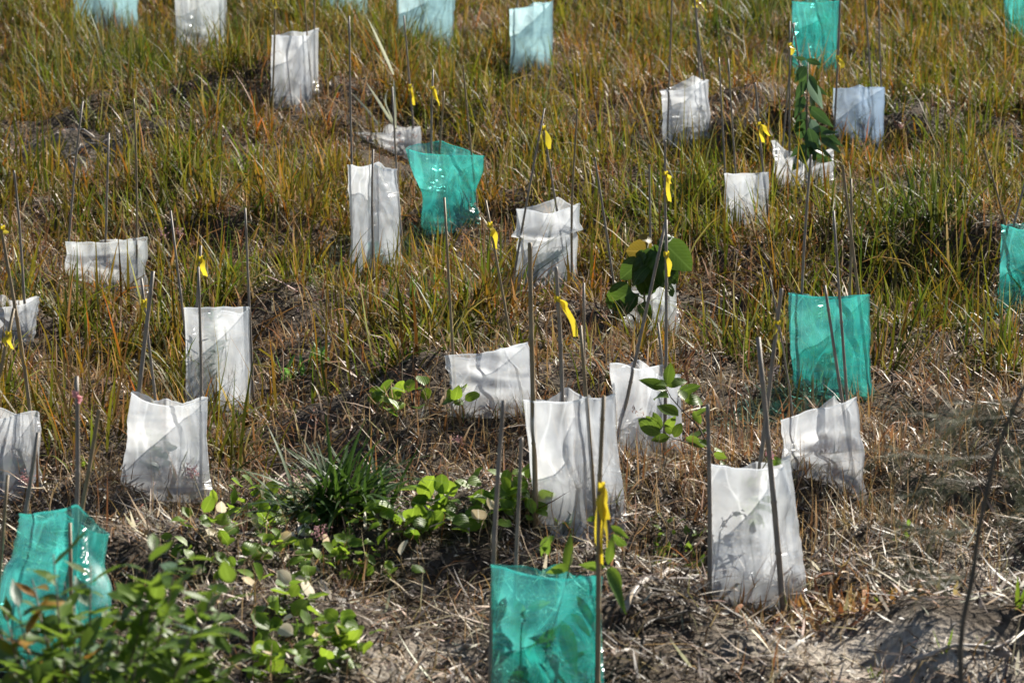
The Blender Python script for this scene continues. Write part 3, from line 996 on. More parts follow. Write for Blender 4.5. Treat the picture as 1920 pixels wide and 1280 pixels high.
guard('g21', 'w', 550, [(975, 392, 970, 0), (1086, 380, 1080, 0), (1045, 370, 1035, .2)],
      [(1020, 203, 958, .0, 4.5), (1018, 232, 1062, .16, 4.5), (1080, 205, 1071, .0, 4.5)],
      'white film guard with a folded collar near the centre under three canes',
      [(1, 240, [(-8, -28), (10, -40)], .022, 'y')], 13, fold_at=.7, droop=[.035, .03, .02], crumple=.009)
guard('g19', 'w', 520, [(660, 310, 662, .03), (701, 308, 702, -.08), (748, 318, 757, .05), (710, 303, 710, .16)],
      [(653, 30, 668, .05, 5.5), (700, 280, 698, -.10, 5), (735, 163, 757, .06, 4.5)],
      'tall narrow white film guard left of the flared teal guard', (), 14, crumple=.010, droop=[.01, .01, .01, .02])
guard('g20', 't', 424, [(766, 278, 800, .02), (908, 292, 895, .02), (828, 264, 845, .2)],
      [(811, 130, 809, .12, 5), (833, 172, 812, .18, 4.5), (868, 123, 897, .05, 4.5)],
      'teal film guard with a wide flaring mouth in the upper middle',
      [(0, 165, [(6, -20), (12, -34)], .020, 'y')], 15, waist=.03, crumple=.012, droop=[.015, .02, .0])
guard('g22', 'c', 642, [(1146, 545, 1152, 0), (1274, 516, 1268, .02), (1215, 525, 1215, .22)],
      [(1115, 295, 1163, .0, 4.5), (1217, 308, 1222, .2, 4.5), (1247, 264, 1254, .06, 5)],
      'clear film guard with big dark leaves spilling over its top',
      [(2, 325, [(8, -18), (6, -52)], .020, 'y')], 16, crumple=.012, buckle=.008)
guard('g31', 'c', 532, [(123, 453, 125, 0), (265, 444, 266, .02), (200, 450, 200, .22)],
      [(155, 190, 122, .02, 4.5), (204, 250, 196, .18, 5.5), (251, 185, 259, .02, 4.5)],
      'low clear film guard at far left with three canes', (), 17, crumple=.012, buckle=.006, droop=[.012, .02, .02])
guard('g6', 'w', 446, [(1359, 326, 1362, 0), (1440, 322, 1438, .0), (1400, 326, 1400, .2)],
      [(1348, 108, 1366, .02, 4), (1365, 110, 1388, .18, 4), (1415, 155, 1443, .0, 5)],
      'narrow white film guard with grass in front left of the collapsed bag', [(2, 232, [(6, -34), (18, -22)], .018, 'y')], 18, crumple=.005, droop=[.0, .01, .01])
guard('g7', 'w', 350, [(1450, 262, 1462, .08), (1512, 312, 1510, -.08), (1566, 278, 1570, .06), (1520, 290, 1515, .22)],
      [(1481, 40, 1480, .05, 4.5), (1486, 44, 1535, .1, 4.5), (1489, 42, 1460, .12, 4)],
      'collapsed clear bag around a tall dark leaved sapling', [(0, 85, [(5, -18), (8, -8)], .022, 'y')], 19, crumple=.014, buckle=.012, droop=[.015, .01, .015, .02])
guard('g8', 's', 282, [(1562, 166, 1562, .0), (1664, 163, 1660, .02), (1612, 160, 1612, .2)],
      [(1577, -60, 1564, -.02, 6), (1612, -130, 1643, .05, 4.5), (1648, -100, 1653, .15, 4.5)],
      'bluish clear film guard at upper right below a teal one', [(0, 108, [(5, -24), (10, -20)], .022, 'y')], 20, crumple=.008, droop=[.0, .02, .02])
guard('g9', 't', 152, [(1484, 3, 1488, .0), (1575, 2, 1570, .0), (1530, -10, 1530, .25)],
      [(1484, -150, 1488, .02, 5), (1560, -160, 1572, .1, 5)],
      'teal film guard at the top right behind the sapling', (), 21, crumple=.010, droop=[.01, .02, .02])
guard('g5', 't', 576, [(1877, 421, 1872, .0), (1995, 428, 1990, .0), (1930, 416, 1930, .22)],
      [(1845, 280, 1926, .02, 4.5), (1922, 336, 1862, .05, 5.5)],
      'teal film guard cut off by the right edge halfway up', (), 22, crumple=.013, buckle=.01)
guard('g10', 't', 100, [(1883, -22, 1885, .0), (1992, -22, 1990, .0), (1938, -30, 1938, .25)],
      [(1890, -180, 1886, .02, 5), (1985, -190, 1990, .02, 5)],
      'teal film guard in the top right corner', (), 23, crumple=.012)
guard('g11', 'w', 288, [(1238, 172, 1243, .02), (1331, 150, 1332, .0), (1300, 142, 1292, .2)],
      [(1262, -120, 1252, .02, 4.5), (1296, -60, 1331, .04, 6), (1304, -60, 1316, .2, 4.5)],
      'white film guard with a peaked back edge in the upper right middle', [(2, 3, [(-5, -12), (18, -18)], .022, 'y')], 24, crumple=.012, buckle=.006, droop=[.02, .01, .02])
guard('g12', 'b', 130, [(956, 20, 958, .0), (1037, 2, 1035, .0), (1002, 4, 1000, .25)],
      [(978, -140, 962, .0, 5), (1036, -150, 1036, .05, 4.5)],
      'pale bluish film guard at the top centre', (), 25, crumple=.010, buckle=.006)
guard('g13', 'b', 88, [(746, -40, 750, .0), (855, -36, 850, .0), (800, -44, 800, .25)],
      [(748, -230, 752, .02, 5), (852, -220, 849, .02, 5)],
      'pale bluish film guard at the top left of centre behind tall grass', (), 26, crumple=.010)
guard('g14', 'c', 98, [(328, -30, 330, .0), (425, -34, 422, .0), (375, -40, 375, .25)],
      [(330, -220, 332, .02, 5), (424, -220, 421, .02, 5)],
      'clear film guard at the top left with grass across it', (), 27, crumple=.012, buckle=.01)
guard('g15', 'b', 48, [(138, -70, 140, .0), (262, -70, 260, .0), (200, -80, 200, .25)],
      [(140, -250, 142, .02, 5), (216, -250, 214, .1, 5)],
      'pale bluish film guard in the top left corner with its foot in grass', [(1, 2, [(2, -14), (4, -18)], .022, 'y')], 28, crumple=.010)
guard('g16', 'b', 42, [(604, -80, 607, .0), (690, -80, 688, .0), (650, -88, 650, .25)],
      [(606, -250, 608, .02, 5), (689, -250, 687, .02, 5)],
      'pale bluish film guard at the top edge right of the white one', (), 29, crumple=.010)
guard('g16b', 't', 20, [(405, -100, 407, .0), (458, -100, 456, .0), (432, -108, 432, .2)],
      [(407, -260, 408, .02, 5)],
      'sliver of a teal film guard at the top edge behind grass', (), 30, crumple=.008)
guard('g17', 'w', 205, [(511, 67, 512, .0), (581, 68, 580, -.04), (598, 53, 597, .12), (545, 60, 545, .2)],
      [(516, -90, 512, .0, 5), (569, -40, 588, .0, 4.5), (589, -60, 590, .12, 4.5)],
      'white film guard standing alone in the upper left', [(0, 2, [(2, -14)], .02, 'y')], 31, crumple=.006, droop=[.0, .0, .01, .01])
guard('g18', 'w', 296, [(664, 248, 668, .0), (790, 238, 792, .03), (730, 234, 730, .2)],
      [(757, 30, 781, .05, 5)],
      'low clear film guard behind the tall narrow white one', [(0, 162, [(3, -30), (6, -36)], .022, 'y')], 32, crumple=.01, buckle=.006)


# straw and blades grown over the hems
hx, hy = [], []
for o in [o for o in bpy.data.objects if o.name.startswith('sleeve')]:
    nvr = len(o.data.vertices) // 47
    rl_ = o.parent.location
    for v in o.data.vertices[:nvr]:
        for _ in range(3):
            hx.append(v.co.x + rl_.x + random.gauss(0, .022)); hy.append(v.co.y + rl_.y + random.gauss(-.012, .025))
x, y = np.array(hx), np.array(hy)
n = len(x)
a_ = cols(n, [(.30, .17, .07), (.42, .30, .15), (.16, .09, .04), (.13, .16, .025)], [3, 2.4, 2, 2.2])
o = blades('hem_straw', M_DRY, x, y, rng.uniform(.03, .13, n), rng.uniform(.002, .006, n), rng.uniform(0, 6.283, n),
           np.abs(rng.normal(.5, .5, n)), rng.normal(.8, .9, n), a_, a_ * 1.15, 3)
tag(o, 'short dry grass grown around the feet of the guards', 'grass', kind='stuff')

# torn hem of the broad white guard, lying out on the mulch
root, t = GUARDS['g24']
rnd = random.Random(15)
V, F = [], []
nh = 26
for i in range(nh):
    f = i / (nh - 1)
    for j in range(4):
        g_ = ground_at(1032 + 142 * f, t - .05 + .11 * max(0, f - .55) / .45 - .012 * j - .012 * (j / 3) * rnd.random() * 2)
        up_ = (.030, .016, .022, .006)[j] + rnd.uniform(-.006, .006) + .02 * max(0, mnoise.noise(Vector((f * 9, j * .8, 2))))
        V.append(g_ + Vector((rnd.gauss(0, .003), 0, up_)) - root.location)
for i in range(nh - 1):
    for j in range(3):
        F.append((4 * i + j, 4 * i + j + 1, 4 * i + j + 5, 4 * i + j + 4))
o = obj('torn_hem', mesh('torn_hem', V, F, M_WHITE), root)
o['label'] = 'ragged torn hem of film lying on the mulch'

# ------------------------------------------------------------------ leaves and plants
def leaf_mesh(name, mat, shape='ovate', fold=.25, droop=.3, ns=6, wave=0.0):
    """unit leaf along +Y (length 1, width 1), normal +Z; droop bends the tip down"""
    prof = {'ovate': lambda t: math.sin(math.pi * t ** .8) ** .8, 'round': lambda t: math.sin(math.pi * t ** .9) ** .55,
            'lance': lambda t: (math.sin(math.pi * t ** .72)) ** 1.1, 'strap': lambda t: (1 - t ** 3) * (.55 + .45 * min(1, t * 4)),
            'heart': lambda t: math.sin(math.pi * (t * .93 + .07) ** .7) ** .6}[shape]
    asp = {'ovate': .5, 'round': .75, 'lance': .3, 'strap': .06, 'heart': .8}[shape]
    V, F = [], []
    for i in range(ns + 1):
        t = i / ns
        w = max(prof(min(max(t, 1e-4), 1 - 1e-4)), .02) * .5
        a = droop * t
        y = math.sin(a) / droop if abs(droop) > 1e-3 else t
        z = -(1 - math.cos(a)) / droop if abs(droop) > 1e-3 else 0
        wz = wave * math.sin(t * 9)
        V += [(-w, y, z + asp * (fold * w + wz)), (0, y, z), (w, y, z + asp * (fold * w - wz))]
    for i in range(ns):
        F += [(3 * i, 3 * i + 1, 3 * i + 4, 3 * i + 3), (3 * i + 1, 3 * i + 2, 3 * i + 5, 3 * i + 4)]
    return mesh(name, V, F, mat)


_leaf_cache = {}


def leafm(mat, shape, var):
    k = (mat.name, shape, var)
    if k not in _leaf_cache:
        dr = (.35, .9, -.25, 1.5)[var % 4]
        _leaf_cache[k] = leaf_mesh('leaf', mat, shape, fold=(.3, .15, .4, .25)[var % 4], droop=dr,
                                   ns=8 if shape == 'strap' else 7, wave=(.02, .07, .05, .09)[var % 4] if shape != 'strap' else 0)
    return _leaf_cache[k]


def add_leaf(root, base, dirv, length, width, mat, shape='ovate', var=0, up=Vector((0, 0, 1)), roll=0.0, name='leaf', parent=None):
    d = dirv.normalized()
    s = d.cross(up)
    if s.length < 1e-3:
        s = Vector((1, 0, 0))
    s.normalize()
    nrm = s.cross(d)
    m = Matrix((s * width, d * length, nrm * length)).transposed().to_4x4()
    m = Matrix.Translation(base - root.location) @ Matrix.Rotation(roll, 4, d) @ m
    o = bpy.data.objects.new(name, leafm(mat, shape, var))
    C.objects.link(o)
    o.matrix_world = m
    o.parent = parent or root
    return o


def stem(root, pts, r0, r1, mat, name='stem', sides=6):
    n = len(pts)
    V, F = tube([p - root.location for p in pts], [r0 + (r1 - r0) * i / (n - 1) for i in range(n)], sides)
    return obj(name, mesh(name, V, F, mat), root)


def dirpx(a, b, t, dt=0.0):
    return at_depth(b[0], b[1], t + dt) - at_depth(a[0], a[1], t)


def plant_px(name, label, cat, t, root_px, stems, leaves, mat, shape, stem_mat=None, group=None, wr=.4, rs=1):
    """a plant from its stems and leaves as seen in the photo, at depth t, each given real thickness in depth"""
    rnd = random.Random(rs)
    g = ground_at(root_px, t)
    root = empty(name, g, label, cat, group)
    for pl, r0, r1 in stems:
        pts = []
        for i, p in enumerate(pl):
            q = g if p == 'g' else at_depth(p[0], p[1], t + (p[2] if len(p) > 2 else 0))
            pts.append(q)
        stem(root, pts, r0, r1, stem_mat or M_STEM)
    for lf in leaves:
        a, b = lf[0], lf[1]
        b = (a[0] + (b[0] - a[0]) * 1.15, a[1] + (b[1] - a[1]) * 1.15)
        w = (lf[2] if len(lf) > 2 else wr) * (1.15 if cat == 'sapling' else 1.0)
        m = lf[3] if len(lf) > 3 and lf[3] else mat
        dd = rnd.uniform(-.06, .06)
        A = at_depth(a[0], a[1], t + dd)
        d = at_depth(b[0], b[1], t + dd + rnd.uniform(-.05, .05)) - A
        L = d.length
        add_leaf(root, A, d, L, L * w, m, shape, rnd.randrange(4), up=Vector((rnd.uniform(-.5, .5), rnd.uniform(-1.2, -.5), rnd.uniform(.1, .9))), roll=rnd.uniform(-.35, .35))
    return root


def rl(rnd, cx, cy, rx, ry, n, l0, l1, down=0.0, w=.4):
    out = []
    for _ in range(n):
        a = rnd.uniform(0, 6.283)
        r = math.sqrt(rnd.random())
        x, y = cx + math.cos(a) * r * rx, cy + math.sin(a) * r * ry
        b = rnd.uniform(0, 6.283)
        l = rnd.uniform(l0, l1)
        out.append(((x, y), (x + math.cos(b) * l, y + math.sin(b) * l * .7 + down * l), w))
    return out


T = {k: v[1] for k, v in GUARDS.items()}

# seedling in the front teal guard
plant_px('seedling', 'long leaved seedling growing out of the front teal guard', 'seedling', T['g1'] + .1, 1005,
         [(['g', (1020, 1230), (1045, 1150), (1062, 1090), (1075, 1030)], .004, .002), ([(1062, 1095), (1110, 1060), (1140, 1062)], .002, .0015),
          ([(1020, 1230), (985, 1150), (990, 1050), (1030, 1005)], .003, .0012)],
         [((1063, 1072), (1068, 1002), .24), ((1068, 1060), (1030, 1072), .4), ((1135, 1062), (1092, 1058), .36), ((1138, 1062), (1162, 1142), .3),
          ((1140, 1058), (1150, 1010), .32), ((1143, 1060), (1178, 1118), .28), ((1040, 1004), (998, 1030), .4), ((1030, 1004), (1012, 1048), .35),
          ((1100, 975), (1128, 968), .35), ((1145, 985), (1172, 1005), .3), ((1150, 1000), (1178, 1040), .3),
          ((1050, 1160), (1075, 1255), .32), ((1080, 1115), (1120, 1190), .2), ((1070, 1150), (1110, 1185), .3), ((1030, 1195), (990, 1230), .4),
          ((1010, 1240), (960, 1170), .35), ((985, 1160), (960, 1120), .4), ((990, 1140), (1030, 1130), .4), ((1030, 1250), (1080, 1280), .35),
          ((1030, 1260), (1100, 1262), .3), ((1000, 1270), (950, 1265), .35), ((1010, 1215), (1040, 1180), .4), ((965, 1190), (980, 1240), .3),
          ((1060, 1240), (1100, 1225), .35), ((970, 1140), (960, 1200), .3)], M_SHRUB, 'lance', rs=2)
# twig with oval leaves
tw = T['g23'] - .35
plant_px('sapling', 'leafy sapling twig with oval green leaves leaning across a white guard', 'sapling', tw, 1345,
         [(['g', (1335, 850), (1310, 800), (1280, 770), (1258, 745), (1247, 722)], .004, .0015), ([(1335, 850), (1300, 832), (1262, 822), (1240, 808)], .003, .0012),
          ([(1280, 770), (1300, 760), (1316, 752)], .002, .001), ([(1270, 760), (1272, 735), (1290, 722)], .002, .001)],
         [((1250, 722), (1254, 684), .5), ((1250, 724), (1284, 706), .45), ((1250, 724), (1222, 706), .45), ((1250, 730), (1208, 712), .35),
          ((1254, 746), (1220, 726), .42), ((1272, 738), (1304, 722), .4), ((1284, 752), (1322, 742), .5), ((1284, 750), (1276, 728), .5),
          ((1272, 780), (1236, 757), .45), ((1238, 812), (1201, 790), .48), ((1238, 808), (1212, 782), .4), ((1240, 806), (1228, 778), .4),
          ((1248, 800), (1264, 790), .5), ((1256, 818), (1224, 826), .4), ((1264, 820), (1276, 794), .5), ((1286, 820), (1318, 838), .4),
          ((1292, 824), (1322, 812), .4), ((1300, 770), (1312, 792), .5), ((1262, 812), (1248, 790), .45), ((1304, 778), (1326, 768), .4),
          ((1340, 845), (1362, 838), .4), ((1338, 850), (1360, 858), .5), ((1350, 870), (1368, 866), .5), ((1330, 838), (1312, 822), .45)],
         M_SHRUB, 'ovate', M_TWIG, rs=3)
# tall sapling in the collapsed bag
plant_px('sapling', 'tall dark sapling with drooping glossy leaves rising from the collapsed bag', 'sapling', T['g7'], 1512,
         [(['g', (1511, 300), (1513, 200), (1515, 112)], .006, .003)],
         [((1512, 112), (1540, 120), .3), ((1512, 112), (1490, 108), .25), ((1510, 124), (1494, 150), .45), ((1516, 148), (1540, 198), .3, M_GREYLEAF),
          ((1512, 150), (1492, 185), .35), ((1518, 140), (1530, 175), .3), ((1516, 200), (1558, 235), .3), ((1518, 196), (1545, 210), .28, M_GREYLEAF),
          ((1512, 230), (1486, 262), .45), ((1512, 225), (1490, 248), .5), ((1518, 222), (1545, 268), .28, M_GREYLEAF), ((1522, 235), (1574, 272), .26),
          ((1530, 255), (1578, 282), .24), ((1540, 250), (1566, 250), .28), ((1512, 270), (1508, 310), .38), ((1516, 275), (1540, 305), .4),
          ((1518, 268), (1552, 296), .35), ((1512, 272), (1484, 290), .4), ((1508, 180), (1492, 215), .35), ((1520, 160), (1548, 175), .3), ((1514, 130), (1500, 165), .4), ((1516, 210), (1494, 232), .4), ((1516, 240), (1530, 290), .4), ((1520, 285), (1560, 312), .35), ((1510, 285), (1490, 315), .4), ((1518, 180), (1536, 215), .35)], M_DARK, 'lance', M_TWIG, rs=4)
# broad leaved plant
plant_px('broadleaf_seedling', 'broad leaved dark green plant bursting from the clear guard', 'seedling', T['g22'] - .04, 1212,
         [(['g', (1210, 580), (1205, 520), (1215, 455)], .006, .004), ([(1208, 560), (1180, 545)], .003, .002), ([(1206, 520), (1245, 500)], .003, .002)],
         [((1222, 472), (1178, 470), .9, M_OLIVE), ((1235, 475), (1195, 545), .75), ((1215, 470), (1262, 530), .7), ((1250, 460), (1290, 500), .8),
          ((1240, 470), (1275, 440), .7), ((1185, 545), (1140, 575), .9), ((1190, 550), (1160, 605), .6), ((1215, 500), (1180, 525), .8),
          ((1235, 500), (1275, 520), .7), ((1205, 520), (1225, 560), .7), ((1200, 490), (1170, 520), .8), ((1225, 490), (1200, 525), .7), ((1255, 480), (1285, 470), .6), ((1245, 450), (1262, 432), .6), ((1230, 520), (1255, 555), .7), ((1180, 560), (1150, 545), .7), ((1210, 475), (1185, 500), .7), ((1220, 455), (1200, 435), .6, M_OLIVE), ((1200, 570), (1230, 610), .5)],
         M_BROAD, 'heart', M_STEM, rs=5)
_r5 = random.Random(5)
# feathery seedling
lv = []
for k in range(30):
    yy = 590 + k * 5.6
    for sgn in (-1, 1):
        l = _r5.uniform(9, 20) * (1.2 if 620 < yy < 660 else .8)
        lv.append(((402 + _r5.uniform(-2, 2), yy), (402 + sgn * l, yy - _r5.uniform(6, 16)), .22))
plant_px('feathery_seedling', 'thin feathery seedling standing inside the tall white guard', 'seedling', T['g26'] + .10, 402,
         [(['g', (403, 680), (400, 585)], .003, .0015)], lv, M_GREYLEAF, 'lance', rs=6)
# small bush in the left white guard
plant_px('leafy_seedling', 'small leafy bush inside the left white guard', 'seedling', T['g27'] + .12, 290,
         [(['g', (288, 850), (292, 825)], .003, .002), (['g', (270, 860), (275, 830)], .003, .002)],
         rl(_r5, 285, 845, 38, 34, 44, 12, 24, w=.55), M_DARK, 'ovate', rs=7)
plant_px('dark_seedling', 'dark round leaved seedling inside the large teal guard', 'seedling', T['g4'] + .10, 1545,
         [(['g', (1545, 690), (1548, 660)], .003, .002)],
         [((1545, 668), (1530, 645), .6), ((1548, 666), (1560, 640), .6), ((1545, 676), (1515, 672), .5), ((1550, 672), (1572, 655), .5), ((1545, 685), (1520, 690), .5), ((1550, 684), (1575, 690), .5)],
         M_DARK, 'ovate', rs=8)
plant_px('arching_seedling', 'seedling with arching leaflets inside the folded collar guard', 'seedling', T['g21'] + .09, 1025,
         [(['g', (1015, 490), (1035, 465), (1068, 462)], .003, .0015)],
         [((1010 + i * 9, 474 - i * 1.5), (1004 + i * 9, 500 - i), .4) for i in range(7)] + rl(_r5, 1030, 515, 35, 15, 10, 14, 24), M_DARK, 'lance', rs=9)
plant_px('soft_seedling', 'soft green seedling seen through the right front white guard', 'seedling', T['g2'] + .12, 1420,
         [(['g', (1405, 1000), (1415, 900), (1440, 862)], .003, .002)],
         rl(_r5, 1415, 930, 35, 60, 26, 20, 36) + [((1440, 868), (1470, 858), .5, M_VINE), ((1438, 866), (1450, 850), .6, M_VINE)], M_SHRUB, 'lance', rs=10)
plant_px('low_seedling', 'low seedling inside the left edge white guard', 'seedling', T['g28'] + .12, 10,
         [(['g', (10, 900), (15, 880)], .003, .002)], rl(_r5, 12, 890, 36, 30, 24, 16, 30, w=.5), M_DARK, 'ovate', rs=11)
plant_px('pale_reed', 'pale arching reed leaves behind the tall narrow white guard', 'reed', T['g18'] + .1, 745,
         [(['g', (742, 240)], .004, .003)],
         [((738, 140), (700, 48), .05), ((742, 240), (738, 138), .04), ((712, 238), (668, 175), .06), ((742, 240), (690, 160), .05), ((725, 200), (712, 150), .05), ((742, 242), (722, 190), .05)],
         M_PALEREED, 'strap', rs=12)
plant_px('vine_sprig', 'vine sprig with round leaves at the foot of the slumped white guard', 'vine', T['g25'] - .08, 850,
         [(['g', (846, 760), (862, 735), (866, 722)], .002, .001), ([(852, 760), (872, 748), (885, 738)], .0015, .001)],
         [((850, 752), (826, 748), .7), ((852, 750), (860, 732), .7), ((862, 730), (868, 716), .7), ((872, 750), (896, 735), .6), ((850, 756), (872, 745), .7), ((848, 752), (842, 732), .6)],
         M_VINE, 'round', rs=13)

# small strappy lilies
for i, (px_, py_, n, hgt, lab) in enumerate([
        (800, 575, 14, 60, 'tuft of fleshy green leaves leftmost of the row below the tall narrow guard'),
        (848, 550, 16, 50, 'tuft of fleshy green leaves in the middle of the row beside the folded collar guard'),
        (920, 525, 18, 42, 'tuft of fleshy green leaves closest to the folded collar guard'),
        (548, 720, 8, 70, 'bright green strappy lily right of the feathery seedling guard'),
        (600, 680, 6, 60, 'bright green strappy lily with one leaf bent over to the right')]):
    P, t = hit(px_, py_)
    root = empty('lily_clump', P, lab, 'lily', 'green lily clumps in the grass')
    rnd = random.Random(40 + i)
    for k in range(n):
        b = P + Vector((rnd.uniform(-.05, .05) * (2 if n > 10 else 1), rnd.uniform(-.05, .05), -.005))
        a = rnd.uniform(0, 6.28)
        d = Vector((math.cos(a) * .5, math.sin(a) * .5, rnd.uniform(.7, 1.3)))
        l = hgt * t / FPX * rnd.uniform(.7, 1.2)
        add_leaf(root, b, d, l, l * .14 + .004, M_LILY, 'strap', rnd.choice((0, 1, 2)))

# dark strap leaved tussock
P, t = hit(635, 965)
root = empty('strap_leaf_tussock', P, 'dark green strap leaved tussock in front of the dry grass', 'tussock')
rnd = random.Random(77)
for k in range(280):
    a = rnd.uniform(0, 6.283)
    lean = abs(rnd.gauss(.6, .4)) + .05
    b = P + Vector((rnd.gauss(0, .06), rnd.gauss(0, .05), -.01))
    d = Vector((math.cos(a) * math.sin(lean), math.sin(a) * math.sin(lean), math.cos(lean)))
    l = rnd.uniform(.18, .36)
    add_leaf(root, b, d, l, rnd.uniform(.011, .019), M_TUSSOCK, 'strap', rnd.choice((1, 1, 3, 3, 0)), roll=rnd.uniform(-.4, .4))

# round leaved creepers
CREEP = [(520, 965, 14, 50, 32, 'leftmost creeper by the dark tussock with withered white leaves', 5),
         (470, 1000, 26, 70, 34, 'creeper spreading left of the pink seed heads', 4),
         (640, 1030, 15, 60, 34, 'creeper under the pink seed heads', 3),
         (745, 1015, 16, 55, 36, 'creeper with bright round leaves below the tussock', 1),
         (800, 990, 14, 34, 44, 'creeper sprig with the three largest round leaves', 0),
         (905, 965, 17, 55, 40, 'creeper climbing beside the cane left of the broad white guard', 2),
         (985, 960, 20, 44, 34, 'creeper hugging the foot of the broad white guard', 1),
         (390, 1060, 22, 70, 30, 'creeper running behind the blurred shrub', 4),
         (540, 1070, 22, 70, 32, 'creeper in the middle of the dry straw at lower left', 4),
         (530, 1160, 20, 70, 38, 'creeper with big round leaves at the lower left', 4),
         (560, 1235, 30, 80, 38, 'creeper at the bottom edge left of the straw', 5),
         (660, 1235, 16, 34, 36, 'small creeper at the bottom edge nearest the teal front guard', 1),
         (715, 1085, 8, 30, 24, 'tiny creeper sprig in the mulch left of the teal front guard', 0),
         (640, 1080, 10, 30, 28, 'tiny creeper sprig by the golden straw', 0),
         (770, 770, 8, 40, 30, 'creeper sprig left of the slumped white guard', 0),
         (715, 770, 6, 22, 30, 'lone pale creeper leaves in grass left of the slumped guard', 1)]
for i, (px_, py_, n, spread, ls, lab, pale) in enumerate(CREEP):
    P, t = hit(px_, py_)
    pm = t / FPX
    root = empty('creeper', P, lab, 'creeper', 'round leaved creepers on the ground')
    rnd = random.Random(200 + i)
    for k in range(max(3, n // 4)):
        a = rnd.uniform(0, 6.283)
        pts = []
        for j in range(6):
            r = spread * pm * j / 5
            q = P + Vector((math.cos(a + .12 * j) * r, math.sin(a + .12 * j) * r * 1.6, 0))
            q.z = h1(q.x, q.y) + .03 + .015 * math.sin(j * 2 + k)
            pts.append(q)
        stem(root, pts, .0022, .0012, M_STEM)
    n = int(n * 1.7)
    for k in range(n):
        a = rnd.uniform(0, 6.283); r = spread * 1.1 * pm * math.sqrt(rnd.random())
        b = P + Vector((math.cos(a) * r, math.sin(a) * r * 1.8, 0))
        b.z = h1(b.x, b.y) + rnd.uniform(.02, .085)
        d = Vector((rnd.uniform(-1, 1), rnd.uniform(-1, .6), rnd.uniform(-.2, .9)))
        l = ls * pm * rnd.uniform(.7, 1.2)
        m = M_VINE_PALE if k < pale else M_VINE
        add_leaf(root, b, d, l, l * rnd.uniform(.65, .85), m, 'round', rnd.randrange(3), up=Vector((rnd.uniform(-.6, .6), rnd.uniform(-1.0, .3), .9)))
        if k % 2 == 0:
            g = Vector((b.x, b.y, h1(b.x, b.y)))
            stem(root, [g, g.lerp(b, .6) + Vector((.004, 0, 0)), b], .0014, .001, M_STEM, 'petiole', 5)

# small weeds in the mulch
for i, (px_, py_, n, lab) in enumerate([(1240, 1060, 46, 'low weed patch left of the right front white guard'), (1300, 1075, 34, 'low weed patch touching the right front white guard'),
                                        (1060, 1000, 12, 'little upright weed below the broad white guard hem'), (150, 880, 10, 'bright weed rosette between the left white guards'),
                                        (1700, 1010, 12, 'bright grass like weed in the sand at right')]):
    P, t = hit(px_, py_)
    root = empty('weed', P, lab, 'weed', 'low weeds in the mulch')
    rnd = random.Random(300 + i)
    for k in range(n):
        a = rnd.uniform(0, 6.283); r = rnd.uniform(0, .09 if n > 20 else .03)
        b = P + Vector((math.cos(a) * r, math.sin(a) * r * 2, 0)); b.z = h1(b.x, b.y) + rnd.uniform(.0, .03)
        d = Vector((rnd.uniform(-1, 1), rnd.uniform(-1, 1), rnd.uniform(.1, 1.2)))
        l = rnd.uniform(.02, .045)
        add_leaf(root, b, d, l, l * .5, M_VINE if i > 1 else M_SHRUB, 'ovate', rnd.randrange(3))

# broad single grass shoots in the sand
for i, (px_, py_, hp, lab) in enumerate([(1650, 1140, 48, 'upright yellow green shoot beside the dead orange leaves'), (1770, 1222, 48, 'upright green shoot in the sand at lower right'),
                                         (1640, 1270, 34, 'short green shoot at the lower edge of the sand'), (1912, 1140, 60, 'yellow green shoots at the right edge above the sand'),
                                         (1845, 1212, 30, 'small leafy sprig in the sand right of the blurred stem')]):
    P, t = hit(px_, py_)
    root = empty('grass_shoot', P, lab, 'shoot', 'grass shoots in the sand')
    rnd = random.Random(330 + i)
    for k in range(3 + i % 3):
        d = Vector((rnd.uniform(-.5, .5), rnd.uniform(-.4, .4), 1 if k == 0 else rnd.uniform(.2, 1)))
        l = hp * t / FPX * rnd.uniform(.7, 1.1)
        add_leaf(root, P + Vector((rnd.uniform(-.01, .01), 0, -.004)), d, l, l * .17, M_VINE, 'strap', rnd.choice((0, 1, 2)))

